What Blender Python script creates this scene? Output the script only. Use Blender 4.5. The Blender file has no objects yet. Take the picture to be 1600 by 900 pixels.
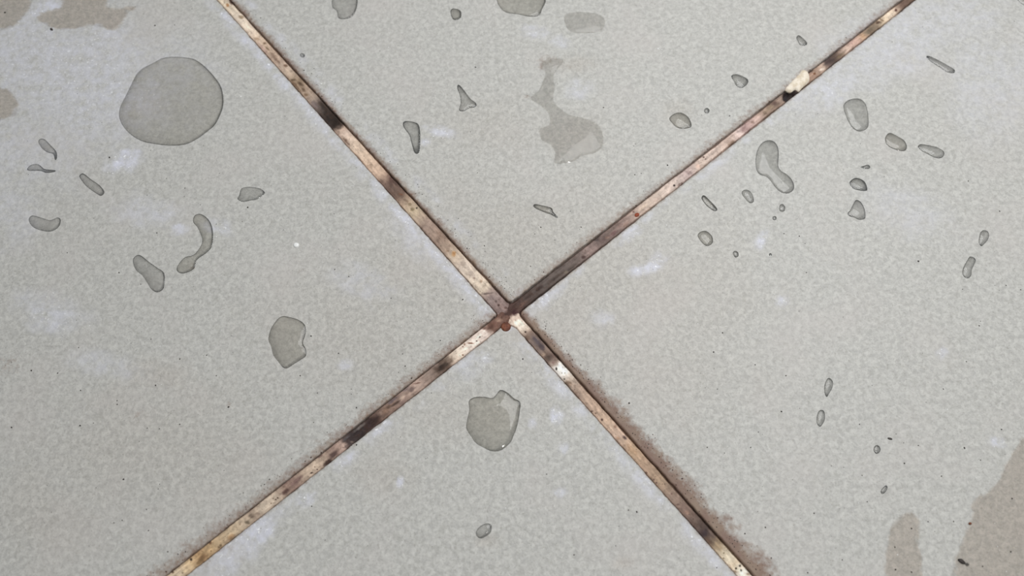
import bpy, math, random
import numpy as np
from mathutils import Vector, Matrix, geometry

# ------------------------------------------------------------------ camera
SC = 100.0      # scene units per metre (1 unit = 1 cm); lengths below are written in metres
F_PX, TILT, DIST = 1300.0, math.radians(22.0), 0.205
st, ct = math.sin(TILT), math.cos(TILT)
CAM = np.array([0.0, -DIST * st, DIST * ct])
FWD = np.array([0.0, st, -ct]); UPV = np.array([0.0, ct, st])
scene = bpy.context.scene
col = scene.collection
scene.unit_settings.scale_length = 1.0 / SC
cam_data = bpy.data.cameras.new('camera')
cam_data.sensor_width = 36.0
cam_data.lens = 36.0 * F_PX / 1600.0
cam_data.clip_start = 0.005 * SC
cam_data.dof.use_dof = True
cam_data.dof.focus_distance = DIST * SC
cam_data.dof.aperture_fstop = 14.0 / SC
cam = bpy.data.objects.new('camera', cam_data)
cam.matrix_world = Matrix(((1, 0, 0, CAM[0] * SC), (0, ct, -st, CAM[1] * SC), (0, st, ct, CAM[2] * SC), (0, 0, 0, 1)))
col.objects.link(cam)
scene.camera = cam

# ------------------------------------------------------------------ light
world = bpy.data.worlds.new('daylight'); scene.world = world; world.use_nodes = True
bg = world.node_tree.nodes['Background']
bg.inputs[0].default_value = (0.93, 0.97, 1.0, 1); bg.inputs[1].default_value = 0.26


def area(name, shape, size, energy, loc, color):
    d = bpy.data.lights.new(name, 'AREA'); d.shape = shape; d.size = size * SC; d.energy = energy * SC ** 2; d.color = color; d.cycles.is_caustics_light = True
    o = bpy.data.objects.new(name, d); o.location = Vector(loc) * SC
    o.rotation_euler = (-o.location).to_track_quat('-Z', 'Y').to_euler()
    col.objects.link(o)
    return o


area('added_overhead_light', 'SQUARE', 0.20, 1.05, (0.11, 0.13, 0.34), (0.99, 0.995, 1.0))  # unseen area light added close above, placed for the brightness falloff
area('glint_lamp', 'DISK', 0.09, 3.6, (0.31, -0.28, 1.0), (1.0, 0.985, 0.95))  # unseen small lamp added to make the glints in the drops
vs = scene.view_settings
vs.view_transform = 'Standard'; vs.look = 'None'; vs.gamma = 1.0; vs.use_curve_mapping = False
vs.exposure = -0.18


# ------------------------------------------------------------------ helpers
def ground(px, py, z=0.0):
    """photo pixel -> point of the plane at height z"""
    px = np.asarray(px, float); py = np.asarray(py, float)
    dx = px - 800.0
    dv = 450.0 - py
    dy = FWD[1] * F_PX + UPV[1] * dv
    dz = FWD[2] * F_PX + UPV[2] * dv
    s = (z - CAM[2]) / dz
    return np.stack([dx * s, CAM[1] + dy * s], -1)


def pixel(X, Y):
    rx = X; ry = Y - CAM[1]; rz = -CAM[2]
    w = FWD[1] * ry + FWD[2] * rz
    v = UPV[1] * ry + UPV[2] * rz
    return 800 + F_PX * rx / w, 450 - F_PX * v / w


def hash2(ix, iy, seed):
    h = (ix.astype(np.int64) * 374761393 + iy.astype(np.int64) * 668265263 + seed * 974711) & 0x7fffffff
    h = ((h ^ (h >> 13)) * 1274126177) & 0x7fffffff
    return ((h ^ (h >> 16)) & 0xffff) / 65535.0


def vnoise(x, y, seed=0):
    x = np.asarray(x, float); y = np.asarray(y, float)
    ix = np.floor(x); iy = np.floor(y); fx = x - ix; fy = y - iy
    fx = fx * fx * (3 - 2 * fx); fy = fy * fy * (3 - 2 * fy)
    a = hash2(ix, iy, seed); b = hash2(ix + 1, iy, seed)
    c = hash2(ix, iy + 1, seed); d = hash2(ix + 1, iy + 1, seed)
    return (a * (1 - fx) + b * fx) * (1 - fy) + (c * (1 - fx) + d * fx) * fy


def fbm(x, y, seed=0, octaves=4):
    s = 0; amp = 0.5; tot = 0
    for o in range(octaves):
        s = s + amp * vnoise(x * 2 ** o, y * 2 ** o, seed + o * 17); tot += amp; amp *= 0.55
    return s / tot


def sstep(a, b, x):
    t = np.clip((x - a) / (b - a), 0, 1)
    return t * t * (3 - 2 * t)


def lin(c):
    c = np.asarray(c, float) / 255.0
    return np.where(c <= 0.04045, c / 12.92, ((c + 0.055) / 1.055) ** 2.4)


def fast_mesh(name, verts, faces, smooth=True):
    me = bpy.data.meshes.new(name)
    verts = np.asarray(verts, np.float32) * SC; faces = np.asarray(faces, np.int32)
    n = faces.shape[1]
    me.vertices.add(len(verts)); me.vertices.foreach_set('co', verts.ravel())
    me.loops.add(faces.size); me.loops.foreach_set('vertex_index', faces.ravel())
    me.polygons.add(len(faces))
    me.polygons.foreach_set('loop_start', np.arange(0, faces.size, n, dtype=np.int32))
    me.update(calc_edges=True)
    me.polygons.foreach_set('use_smooth', np.full(len(faces), smooth))
    me.validate()
    return me


def color_attr(me, name, rgb):
    a = me.attributes.new(name, 'FLOAT_COLOR', 'POINT')
    buf = np.ones((len(me.vertices), 4), np.float32); buf[:, :3] = rgb
    a.data.foreach_set('color', buf.ravel())


def link(name, me, mat, parent=None):
    o = bpy.data.objects.new(name, me)
    if mat: me.materials.append(mat)
    col.objects.link(o); o.parent = parent
    return o


def tag(o, label=None, cat=None, group=None, kind=None):
    if label: o['label'] = label
    if cat: o['category'] = cat
    if group: o['group'] = group
    if kind: o['kind'] = kind
    return o


class Nodes:
    def __init__(self, name):
        self.m = bpy.data.materials.new(name); self.m.use_nodes = True
        self.t = self.m.node_tree; self.b = self.t.nodes['Principled BSDF']

    def n(self, kind, **kw):
        nd = self.t.nodes.new(kind)
        for k, v in kw.items():
            if k.startswith('in_'):
                key = k[3:]
                nd.inputs[int(key) if key.isdigit() else key.replace('_', ' ')].default_value = v
            else: setattr(nd, k, v)
        return nd

    def l(self, a, b): self.t.links.new(a, b)

    def math(self, op, a, b=None, clamp=False):
        nd = self.t.nodes.new('ShaderNodeMath'); nd.operation = op; nd.use_clamp = clamp
        for i, v in enumerate((a, b)):
            if v is None: continue
            if isinstance(v, (int, float)): nd.inputs[i].default_value = v
            else: self.l(v, nd.inputs[i])
        return nd.outputs[0]

    def ramp(self, fac, p0, p1, interp='LINEAR'):
        nd = self.t.nodes.new('ShaderNodeMapRange'); nd.interpolation_type = 'SMOOTHSTEP' if interp == 'S' else 'LINEAR'
        self.l(fac, nd.inputs[0]); nd.inputs[1].default_value = p0; nd.inputs[2].default_value = p1
        return nd.outputs[0]

    def mix(self, fac, a, b, blend='MIX'):
        nd = self.t.nodes.new('ShaderNodeMix'); nd.data_type = 'RGBA'; nd.blend_type = blend
        for sock, v in ((nd.inputs[0], fac), (nd.inputs[6], a), (nd.inputs[7], b)):
            if isinstance(v, (int, float)): sock.default_value = v
            elif isinstance(v, (tuple, list)): sock.default_value = (*v[:3], 1)
            else: self.l(v, sock)
        return nd.outputs[2]


def T(c): return tuple(lin(c))


# ------------------------------------------------------------------ materials
def tile_material():
    k = Nodes('stone_grey_tile')
    co = k.n('ShaderNodeTexCoord').outputs['Object']
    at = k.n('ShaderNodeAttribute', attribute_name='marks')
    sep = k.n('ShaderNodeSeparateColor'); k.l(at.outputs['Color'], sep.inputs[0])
    stain, lime_sheen, damp = sep.outputs[0], sep.outputs[1], sep.outputs[2]

    def noise(scale, detail=3.0, rough=0.55, dist=0.0):
        nd = k.n('ShaderNodeTexNoise', in_Scale=scale / SC, in_Detail=detail, in_Roughness=rough, in_Distortion=dist)
        k.l(co, nd.inputs['Vector']); return nd.outputs[0]
    grain = noise(820, 3.5, 0.6, 0.6)
    fine = noise(1900, 2.0, 0.6)
    wide = noise(42, 3.0)
    vor = k.n('ShaderNodeTexVoronoi', feature='SMOOTH_F1', in_Scale=980.0 / SC, in_Smoothness=0.35)
    k.l(co, vor.inputs['Vector'])
    cell = vor.outputs['Distance']
    g1 = k.ramp(grain, 0.36, 0.66)
    base = k.mix(g1, T((177, 176, 172)), T((200, 199, 194)))
    c2 = k.ramp(cell, 0.62, 0.95)
    base = k.mix(k.math('MULTIPLY', c2, 0.35), base, T((160, 159, 152)))
    f2 = k.ramp(fine, 0.33, 0.44)
    base = k.mix(k.math('MULTIPLY', k.math('SUBTRACT', 1.0, f2), 0.4), base, T((148, 145, 138)))
    base = k.mix(k.math('MULTIPLY', k.ramp(noise(2600, 2.0), 0.56, 0.68), 0.3), base, T((216, 215, 209)))
    # broad warm and cool clouds of the glaze
    base = k.mix(k.math('MULTIPLY', k.ramp(wide, 0.5, 0.68), 0.30), base, T((196, 190, 186)))
    # damp areas and the faint warm tint
    base = k.mix(damp, base, k.mix(1.0, base, T((240, 230, 222)), 'MULTIPLY'))
    # mineral scale, plus the upper left sheen put into the colour
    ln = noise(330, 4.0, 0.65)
    lf = k.math('MULTIPLY', lime_sheen, k.ramp(ln, 0.30, 0.62), True)
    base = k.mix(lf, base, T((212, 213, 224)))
    spark = k.math('MULTIPLY', k.ramp(noise(1300, 2.0), 0.62, 0.70), k.ramp(lime_sheen, 0.30, 0.8), True)
    base = k.mix(spark, base, T((246, 247, 250)))
    # brown stain creeping from the joints
    sn = noise(900, 4.0, 0.7)
    sf = k.ramp(k.math('ADD', stain, k.math('MULTIPLY', k.math('SUBTRACT', sn, 0.5), 1.3)), 0.12, 0.80)
    sf = k.math('MULTIPLY', sf, k.ramp(stain, 0.0, 0.12), True)
    stain_col = k.mix(k.ramp(noise(240, 2.0), 0.35, 0.65), T((124, 97, 84)), T((138, 116, 99)))
    base = k.mix(k.math('MULTIPLY', sf, 0.92), base, stain_col)
    pit = k.math('MULTIPLY', k.ramp(noise(1500, 1.0), 0.70, 0.735), k.ramp(stain, 0.10, 0.4), True)
    base = k.mix(pit, base, T((62, 40, 34)))
    k.l(base, k.b.inputs['Base Color'])
    k.b.inputs['Roughness'].default_value = 0.42
    k.b.inputs['Specular IOR Level'].default_value = 0.16
    h = k.math('ADD', k.math('MULTIPLY', grain, 1.0), k.math('MULTIPLY', fine, 0.35))
    h = k.math('SUBTRACT', h, k.math('MULTIPLY', cell, 0.5))
    bump = k.n('ShaderNodeBump', in_Strength=0.55, in_Distance=0.00022 * SC)
    k.l(h, bump.inputs['Height']); k.l(bump.outputs[0], k.b.inputs['Normal'])
    return k.m


def grout_material():
    k = Nodes('stained_grout')
    co = k.n('ShaderNodeTexCoord').outputs['Object']
    at = k.n('ShaderNodeAttribute', attribute_name='tint')

    def noise(scale, detail=3.0, rough=0.6):
        nd = k.n('ShaderNodeTexNoise', in_Scale=scale / SC, in_Detail=detail, in_Roughness=rough)
        k.l(co, nd.inputs['Vector']); return nd.outputs[0]
    n1 = noise(900, 4, 0.65)
    base = k.mix(k.math('MULTIPLY', k.ramp(n1, 0.50, 0.72), 0.45), at.outputs['Color'], T((84, 62, 50)))
    base = k.mix(k.math('MULTIPLY', k.ramp(noise(2200, 2), 0.64, 0.72), 0.6), base, T((60, 42, 34)))
    k.l(base, k.b.inputs['Base Color'])
    k.b.inputs['Roughness'].default_value = 0.6
    k.b.inputs['Specular IOR Level'].default_value = 0.12
    bump = k.n('ShaderNodeBump', in_Strength=0.6, in_Distance=0.0002 * SC)
    k.l(n1, bump.inputs['Height']); k.l(bump.outputs[0], k.b.inputs['Normal'])
    return k.m


def plain(name, c, rough=0.6, c2=None, scale=1500.0, bump=0.5):
    k = Nodes(name)
    co = k.n('ShaderNodeTexCoord').outputs['Object']
    nd = k.n('ShaderNodeTexNoise', in_Scale=scale / SC, in_Detail=3.0); k.l(co, nd.inputs['Vector'])
    c2 = c2 or tuple(v * 0.75 for v in c)
    k.l(k.mix(k.ramp(nd.outputs[0], 0.38, 0.62), T(c), T(c2)), k.b.inputs['Base Color'])
    k.b.inputs['Roughness'].default_value = rough
    b = k.n('ShaderNodeBump', in_Strength=bump, in_Distance=0.00015 * SC)
    k.l(nd.outputs[0], b.inputs['Height']); k.l(b.outputs[0], k.b.inputs['Normal'])
    return k.m


def water_material(name, tint):
    """beads of water: bent light below, mirror skin on top"""
    k = Nodes(name); b = k.b
    b.inputs['Base Color'].default_value = (*tint, 1)
    b.inputs['Roughness'].default_value = 0.045
    b.inputs['IOR'].default_value = 1.29
    b.inputs['Transmission Weight'].default_value = 1.0
    return k.m


def film_material(name, tint, clear=0.65):
    """water no thicker than a hair: most light passes straight on"""
    k = Nodes(name); b = k.b
    b.inputs['Base Color'].default_value = (*tint, 1)
    b.inputs['Roughness'].default_value = 0.045
    b.inputs['IOR'].default_value = 1.29
    b.inputs['Transmission Weight'].default_value = 1.0
    tr = k.n('ShaderNodeBsdfTransparent'); tr.inputs[0].default_value = (*tint, 1)
    mx = k.n('ShaderNodeMixShader'); mx.inputs[0].default_value = clear
    k.l(b.outputs[0], mx.inputs[1]); k.l(tr.outputs[0], mx.inputs[2])
    k.l(mx.outputs[0], k.t.nodes['Material Output'].inputs['Surface'])
    return k.m


M_TILE = tile_material()
M_GROUT = grout_material()
M_BED = plain('mortar_bed', (120, 108, 96), 0.9)
M_WATER = water_material('clear_water', (1.0, 1.0, 0.995))
M_DIRTY = water_material('dusty_water', (1.0, 0.985, 0.945))
M_FILM = film_material('damp_water', (0.985, 0.975, 0.965))
M_FAINT = film_material('shallow_water', (0.99, 0.98, 0.965), 0.30)
M_CHIP = plain('cream_grout_chip', (238, 228, 212), 0.8, (214, 200, 178), 900)
M_BROWN = plain('brown_crumb', (126, 74, 50), 0.7, (92, 50, 34), 1200)
M_RUST = plain('rust_crumb', (150, 68, 36), 0.7, (120, 50, 26))
M_DARK = plain('dark_grit', (58, 50, 46), 0.6, (38, 32, 30))
M_WHITE = plain('white_pellet_glint', (246, 246, 244), 0.35, (232, 232, 230))  # for the pellet and for specks that stand in for glints

# ------------------------------------------------------------------ the four tiles
LAY = {   # corner at the crossing and a point far along each of the two edges, photo pixels
    'west': ((777.3, 491.3), (339.3, 0.0), (258.8, 898.6)),
    'north': ((796.7, 473.3), (361.0, 0.0), (1404.5, 2.4)),
    'east': ((811.3, 488.7), (1430.0, 0.0), (1174.7, 894.7)),
    'south': ((796.0, 501.0), (292.0, 898.6), (1150.7, 898.7)),
}
CORNER_R = {'west': 0.0006, 'north': 0.0011, 'east': 0.0009, 'south': 0.0028}
SIZE = 0.30
BEV = 0.00042
FRAME = {}
for key, (c, a, b) in LAY.items():
    c0 = ground(*c); u = ground(*a) - c0; v = ground(*b) - c0
    FRAME[key] = (c0, u / np.hypot(*u), v / np.hypot(*v))


def to_local(key, X, Y):
    c0, e1, e2 = FRAME[key]
    det = e1[0] * e2[1] - e1[1] * e2[0]
    dx = X - c0[0]; dy = Y - c0[1]
    return (dx * e2[1] - dy * e2[0]) / det, (e1[0] * dy - e1[1] * dx) / det


def edge_depth(key, u, v):
    """distance inside the tile outline (negative outside), with a rounded inner corner"""
    r = CORNER_R[key]
    d = np.minimum(u, v)
    inner = (u < r) & (v < r)
    d = np.where(inner, r - np.hypot(r - u, r - v), d)
    return d


def wobble(key, t, seed):
    return (fbm(t * 700, t * 0 + seed, seed, 3) - 0.5) * 0.00028


def blob(px, py, x, y, rx, ry=None, ang=0.0, soft=0.6, seed=1, rough=0.55, ns=14.0):
    ry = ry or rx
    ca, sa = math.cos(ang), math.sin(ang)
    dx = px - x; dy = py - y
    a = (dx * ca + dy * sa) / rx; b = (-dx * sa + dy * ca) / ry
    r = np.hypot(a, b) + (fbm(px / ns, py / ns, seed) - 0.5) * rough * 2
    return 1 - sstep(1 - soft, 1 + soft * 0.4, r)


def inside_poly(px, py, poly):
    poly = np.asarray(poly, float); res = np.zeros(px.shape, bool)
    x0, y0 = poly[:, 0], poly[:, 1]; x1, y1 = np.roll(x0, -1), np.roll(y0, -1)
    for i in range(len(poly)):
        if y0[i] == y1[i]: continue
        c = ((y0[i] > py) != (y1[i] > py)) & (px < (x1[i] - x0[i]) * (py - y0[i]) / (y1[i] - y0[i]) + x0[i])
        res ^= c
    return res


LIME_SHEEN = [  # x, y, rx, ry, angle, strength : dried mineral haze, with the upper left sky sheen put into the colour
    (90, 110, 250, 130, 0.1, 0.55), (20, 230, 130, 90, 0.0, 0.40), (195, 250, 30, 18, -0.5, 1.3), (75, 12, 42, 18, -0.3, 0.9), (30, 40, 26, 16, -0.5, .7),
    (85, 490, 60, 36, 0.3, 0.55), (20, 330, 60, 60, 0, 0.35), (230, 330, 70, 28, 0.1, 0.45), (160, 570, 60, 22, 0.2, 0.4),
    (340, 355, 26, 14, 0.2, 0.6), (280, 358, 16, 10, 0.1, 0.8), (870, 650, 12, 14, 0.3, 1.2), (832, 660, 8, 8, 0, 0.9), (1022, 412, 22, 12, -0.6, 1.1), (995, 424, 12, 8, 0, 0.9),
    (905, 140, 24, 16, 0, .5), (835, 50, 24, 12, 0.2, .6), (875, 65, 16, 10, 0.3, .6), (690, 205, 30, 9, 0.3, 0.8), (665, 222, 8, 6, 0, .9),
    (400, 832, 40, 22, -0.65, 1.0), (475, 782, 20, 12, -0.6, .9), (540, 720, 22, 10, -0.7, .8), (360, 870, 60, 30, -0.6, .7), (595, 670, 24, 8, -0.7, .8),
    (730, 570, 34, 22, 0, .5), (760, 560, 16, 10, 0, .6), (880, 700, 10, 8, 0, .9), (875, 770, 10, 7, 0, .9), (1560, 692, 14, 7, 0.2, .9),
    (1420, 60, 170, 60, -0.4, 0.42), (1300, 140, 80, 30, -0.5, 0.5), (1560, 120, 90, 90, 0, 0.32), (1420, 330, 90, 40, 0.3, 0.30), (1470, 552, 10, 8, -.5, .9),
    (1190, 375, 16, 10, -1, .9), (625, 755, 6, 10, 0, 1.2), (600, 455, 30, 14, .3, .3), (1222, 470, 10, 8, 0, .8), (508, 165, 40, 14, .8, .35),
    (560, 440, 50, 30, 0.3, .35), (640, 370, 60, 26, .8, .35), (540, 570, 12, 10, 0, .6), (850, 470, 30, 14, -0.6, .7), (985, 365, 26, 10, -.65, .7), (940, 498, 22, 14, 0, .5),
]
WARM = [  # x, y, rx, ry, strength : faint warm brownish tint of the glaze
    (840, 430, 380, 190, 0.55), (760, 200, 130, 60, 0.35), (900, 215, 70, 46, .5), (1050, 560, 160, 120, 0.35), (560, 520, 180, 120, 0.4),
    (250, 700, 230, 120, 0.40), (900, 100, 40, 16, .6), (700, 640, 160, 60, .35), (60, 800, 120, 90, .35), (845, 400, 70, 60, .6), (250, 585, 60, 30, .5),
    (1060, 175, 30, 26, .5), (760, 845, 22, 12, .6), (974, 880, 22, 12, .6), (845, 330, 30, 20, .4), (600, 740, 60, 40, .4), (755, 350, 80, 50, .5),
]
WET = [  # outlines of damp areas
    [(-40, -40), (52, -40), (47, 8), (38, 24), (26, 36), (8, 46), (-40, 52)],
    [(58, 30), (72, 20), (95, 12), (108, -40), (160, -40), (168, 10), (190, 14), (214, 8), (200, 20), (190, 34), (176, 44), (150, 40), (132, 44), (112, 46), (92, 44), (80, 42), (68, 38)],
    [(-40, 132), (10, 140), (24, 152), (28, 166), (18, 182), (-40, 190)],
    [(1640, 660), (1594, 692), (1576, 720), (1562, 748), (1545, 768), (1520, 782), (1522, 806), (1512, 830), (1500, 850), (1493, 880), (1486, 940), (1640, 940)],
    [(1386, 940), (1384, 880), (1388, 846), (1394, 822), (1408, 806), (1426, 802), (1438, 822), (1434, 852), (1440, 876), (1440, 940)],
]


def tile_marks(key, X, Y, u, v):
    px, py = pixel(X, Y)
    stain = np.zeros_like(px); lime_sheen = np.zeros_like(px); warm = np.zeros_like(px)
    mm = 1000.0
    nz = fbm(px / 22, py / 22, 5); nz2 = fbm(px / 8, py / 8, 9)

    def fringe(d, width, strength, along, gap=0.35):
        w = width * (0.55 + 0.9 * nz) * (1 + gap * (nz2 - 0.5) * 2)
        return strength * np.clip(1 - d / np.maximum(w, 1e-6), 0, 1) ** 0.75
    u_, v_ = u * mm, v * mm
    if key == 'north':      # u along the upper left joint, v along the upper right joint
        stain = np.maximum(stain, fringe(v_, 1.7 + 0.3 * nz2, 0.75, u_))
        stain = np.maximum(stain, fringe(u_, 2.1, 0.52, v_))
        lime_sheen = np.maximum(lime_sheen, 0.5 * np.exp(-((v_ - 3.2) / 1.6) ** 2) * sstep(0.4, 0.7, nz))
    elif key == 'east':     # u along upper right joint, v along lower right joint
        grow = 1.5 + 1.9 * sstep(0, 40, v_) + 0.6 * sstep(40, 70, v_)
        stain = np.maximum(stain, fringe(u_, grow * 1.25, 1.15, v_))
        stain = np.maximum(stain, fringe(v_, 0.9, 0.40, u_))
        lime_sheen = np.maximum(lime_sheen, 0.55 * np.exp(-((v_ - 1.6) / 1.2) ** 2) * sstep(0.35, 0.7, nz))
    elif key == 'west':     # u along upper left joint, v along lower left joint
        stain = np.maximum(stain, fringe(u_, 2.6 + 1.0 * sstep(60, 95, v_), 0.62, v_))
        stain = np.maximum(stain, fringe(v_, 0.6, 0.35, u_))
        lime_sheen = np.maximum(lime_sheen, 0.85 * np.exp(-((v_ - 1.5) / 1.6) ** 2) * sstep(0.25, 0.6, nz))
    else:                   # south: u along lower left joint, v along lower right joint
        stain = np.maximum(stain, fringe(u_, 0.7, 0.35, v_))
        stain = np.maximum(stain, fringe(v_, 0.9, 0.35, u_))
        lime_sheen = np.maximum(lime_sheen, 0.7 * np.exp(-((u_ - 1.6) / 1.5) ** 2) * sstep(0.3, 0.65, nz))
        lime_sheen = np.maximum(lime_sheen, 0.5 * np.exp(-((v_ - 2.0) / 1.6) ** 2) * sstep(0.35, 0.7, nz))
    for i, (x, y, rx, ry, ang, s) in enumerate(LIME_SHEEN):
        lime_sheen = np.maximum(lime_sheen, s * blob(px, py, x, y, rx, ry, ang, 0.8, 20 + i, 0.5, max(6.0, min(rx, ry) * 0.6)))
    for i, (x, y, rx, ry, s) in enumerate(WARM):
        warm = np.maximum(warm, s * blob(px, py, x, y, rx, ry, 0, 0.9, 80 + i, 0.4, max(8.0, min(rx, ry) * 0.5)))
    wx = px + (nz2 - 0.5) * 14; wy = py + (nz - 0.5) * 14
    for poly in WET:
        ins = inside_poly(wx, wy, poly)
        lime_sheen = np.where(ins, lime_sheen * 0.1, lime_sheen); warm = np.where(ins, 1.1, warm)
    stain = np.maximum(stain, 0.33 * blob(px, py, 330, 850, 60, 26, -0.66, 0.8, 3, 0.6))
    stain = np.maximum(stain, 0.30 * blob(px, py, 470, 728, 60, 14, -0.66, 0.8, 4, 0.6))
    for x, y, r, s in ((845, 104, 5, .5), (846, 96, 8, .3), (856, 92, 9, .28), (868, 92, 7, .25), (888, 104, 5, .25), (823, 151, 4, .4), (357, 633, 5, .4), (215, 648, 7, .3), (300, 416, 8, .3), (120, 520, 3, .3), (14, 570, 20, .25), (470, 425, 10, .15)):
        stain = np.maximum(stain, s * blob(px, py, x, y, r, r, 0, 0.8, 7, 0.5, 5))
    return np.stack([np.clip(stain, 0, 1), np.clip(lime_sheen, 0, 1), np.clip(warm * 0.55, 0, 1)], -1)


floor = bpy.data.objects.new('floor', None); col.objects.link(floor)
floor.location = (0, 0, -0.011 * SC)
tag(floor, 'stone grey tiled floor with stained grout joints meeting in a cross', 'floor', kind='structure')


def floor_part(name, me, mat):
    o = link(name, me, mat, floor); o.location = (0, 0, 0.011 * SC); return o


def axis_samples():
    a = [-0.00004]
    a += list(np.arange(0.0, 0.0012, 0.00006)); a += list(np.arange(0.0012, 0.0075, 0.00021))
    a += list(np.arange(0.0075, 0.19, 0.00068)); a += list(np.linspace(0.192, SIZE, 16))
    return np.array(a)


for key in ('north', 'east', 'south', 'west'):
    c0, e1, e2 = FRAME[key]
    s = axis_samples(); n = len(s)
    U, V = np.meshgrid(s, s, indexing='ij')
    d = edge_depth(key, U, V)
    far = np.minimum(SIZE - U, SIZE - V)
    d2 = np.minimum(d, np.where(far < 0.02, far, 1.0))
    dd = np.clip(d2, 0, BEV)
    Z = -(BEV - np.sqrt(np.maximum(BEV ** 2 - (BEV - dd) ** 2, 0)))
    Z = np.where(d2 < 0, -0.009, Z)
    # worn, slightly uneven arris
    wU = wobble(key, V, 11) * np.exp(-U / 0.0006); wV = wobble(key, U, 37) * np.exp(-V / 0.0006)
    X = c0[0] + (U + wU) * e1[0] + (V + wV) * e2[0]; Y = c0[1] + (U + wU) * e1[1] + (V + wV) * e2[1]
    Z = Z - 0.00012 * np.clip(fbm(X * 900, Y * 900, 3) - 0.5, 0, 1) * np.exp(-d2 / 0.0008)
    verts = np.stack([X, Y, Z], -1).reshape(-1, 3)
    idx = np.arange(n * n).reshape(n, n)
    faces = np.stack([idx[:-1, :-1], idx[1:, :-1], idx[1:, 1:], idx[:-1, 1:]], -1).reshape(-1, 4)
    if e1[0] * e2[1] - e1[1] * e2[0] < 0: faces = faces[:, ::-1]
    # underside and outer sides
    base = len(verts); ring = [idx[0, 0], idx[-1, 0], idx[-1, -1], idx[0, -1]]
    low = verts[ring].copy(); low[:, 2] = -0.009
    verts = np.vstack([verts, low])
    me = fast_mesh('tile', verts, np.vstack([faces, [[base, base + 1, base + 2, base + 3]]]))
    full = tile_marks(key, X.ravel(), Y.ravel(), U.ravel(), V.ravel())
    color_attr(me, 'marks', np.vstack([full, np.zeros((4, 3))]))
    floor_part('tile', me, M_TILE).cycles.is_caustics_receiver = True

# mortar bed below the tiles
bed = np.array([[-.32, -.32, -.011], [.32, -.32, -.011], [.32, .36, -.011], [-.32, .36, -.011],
                [-.32, -.32, -.0088], [.32, -.32, -.0088], [.32, .36, -.0088], [-.32, .36, -.0088]])
me = fast_mesh('mortar_bed', bed, [[0, 3, 2, 1], [4, 5, 6, 7], [0, 1, 5, 4], [1, 2, 6, 5], [2, 3, 7, 6], [3, 0, 4, 7]], False)
floor_part('mortar_bed', me, M_BED)

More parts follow.
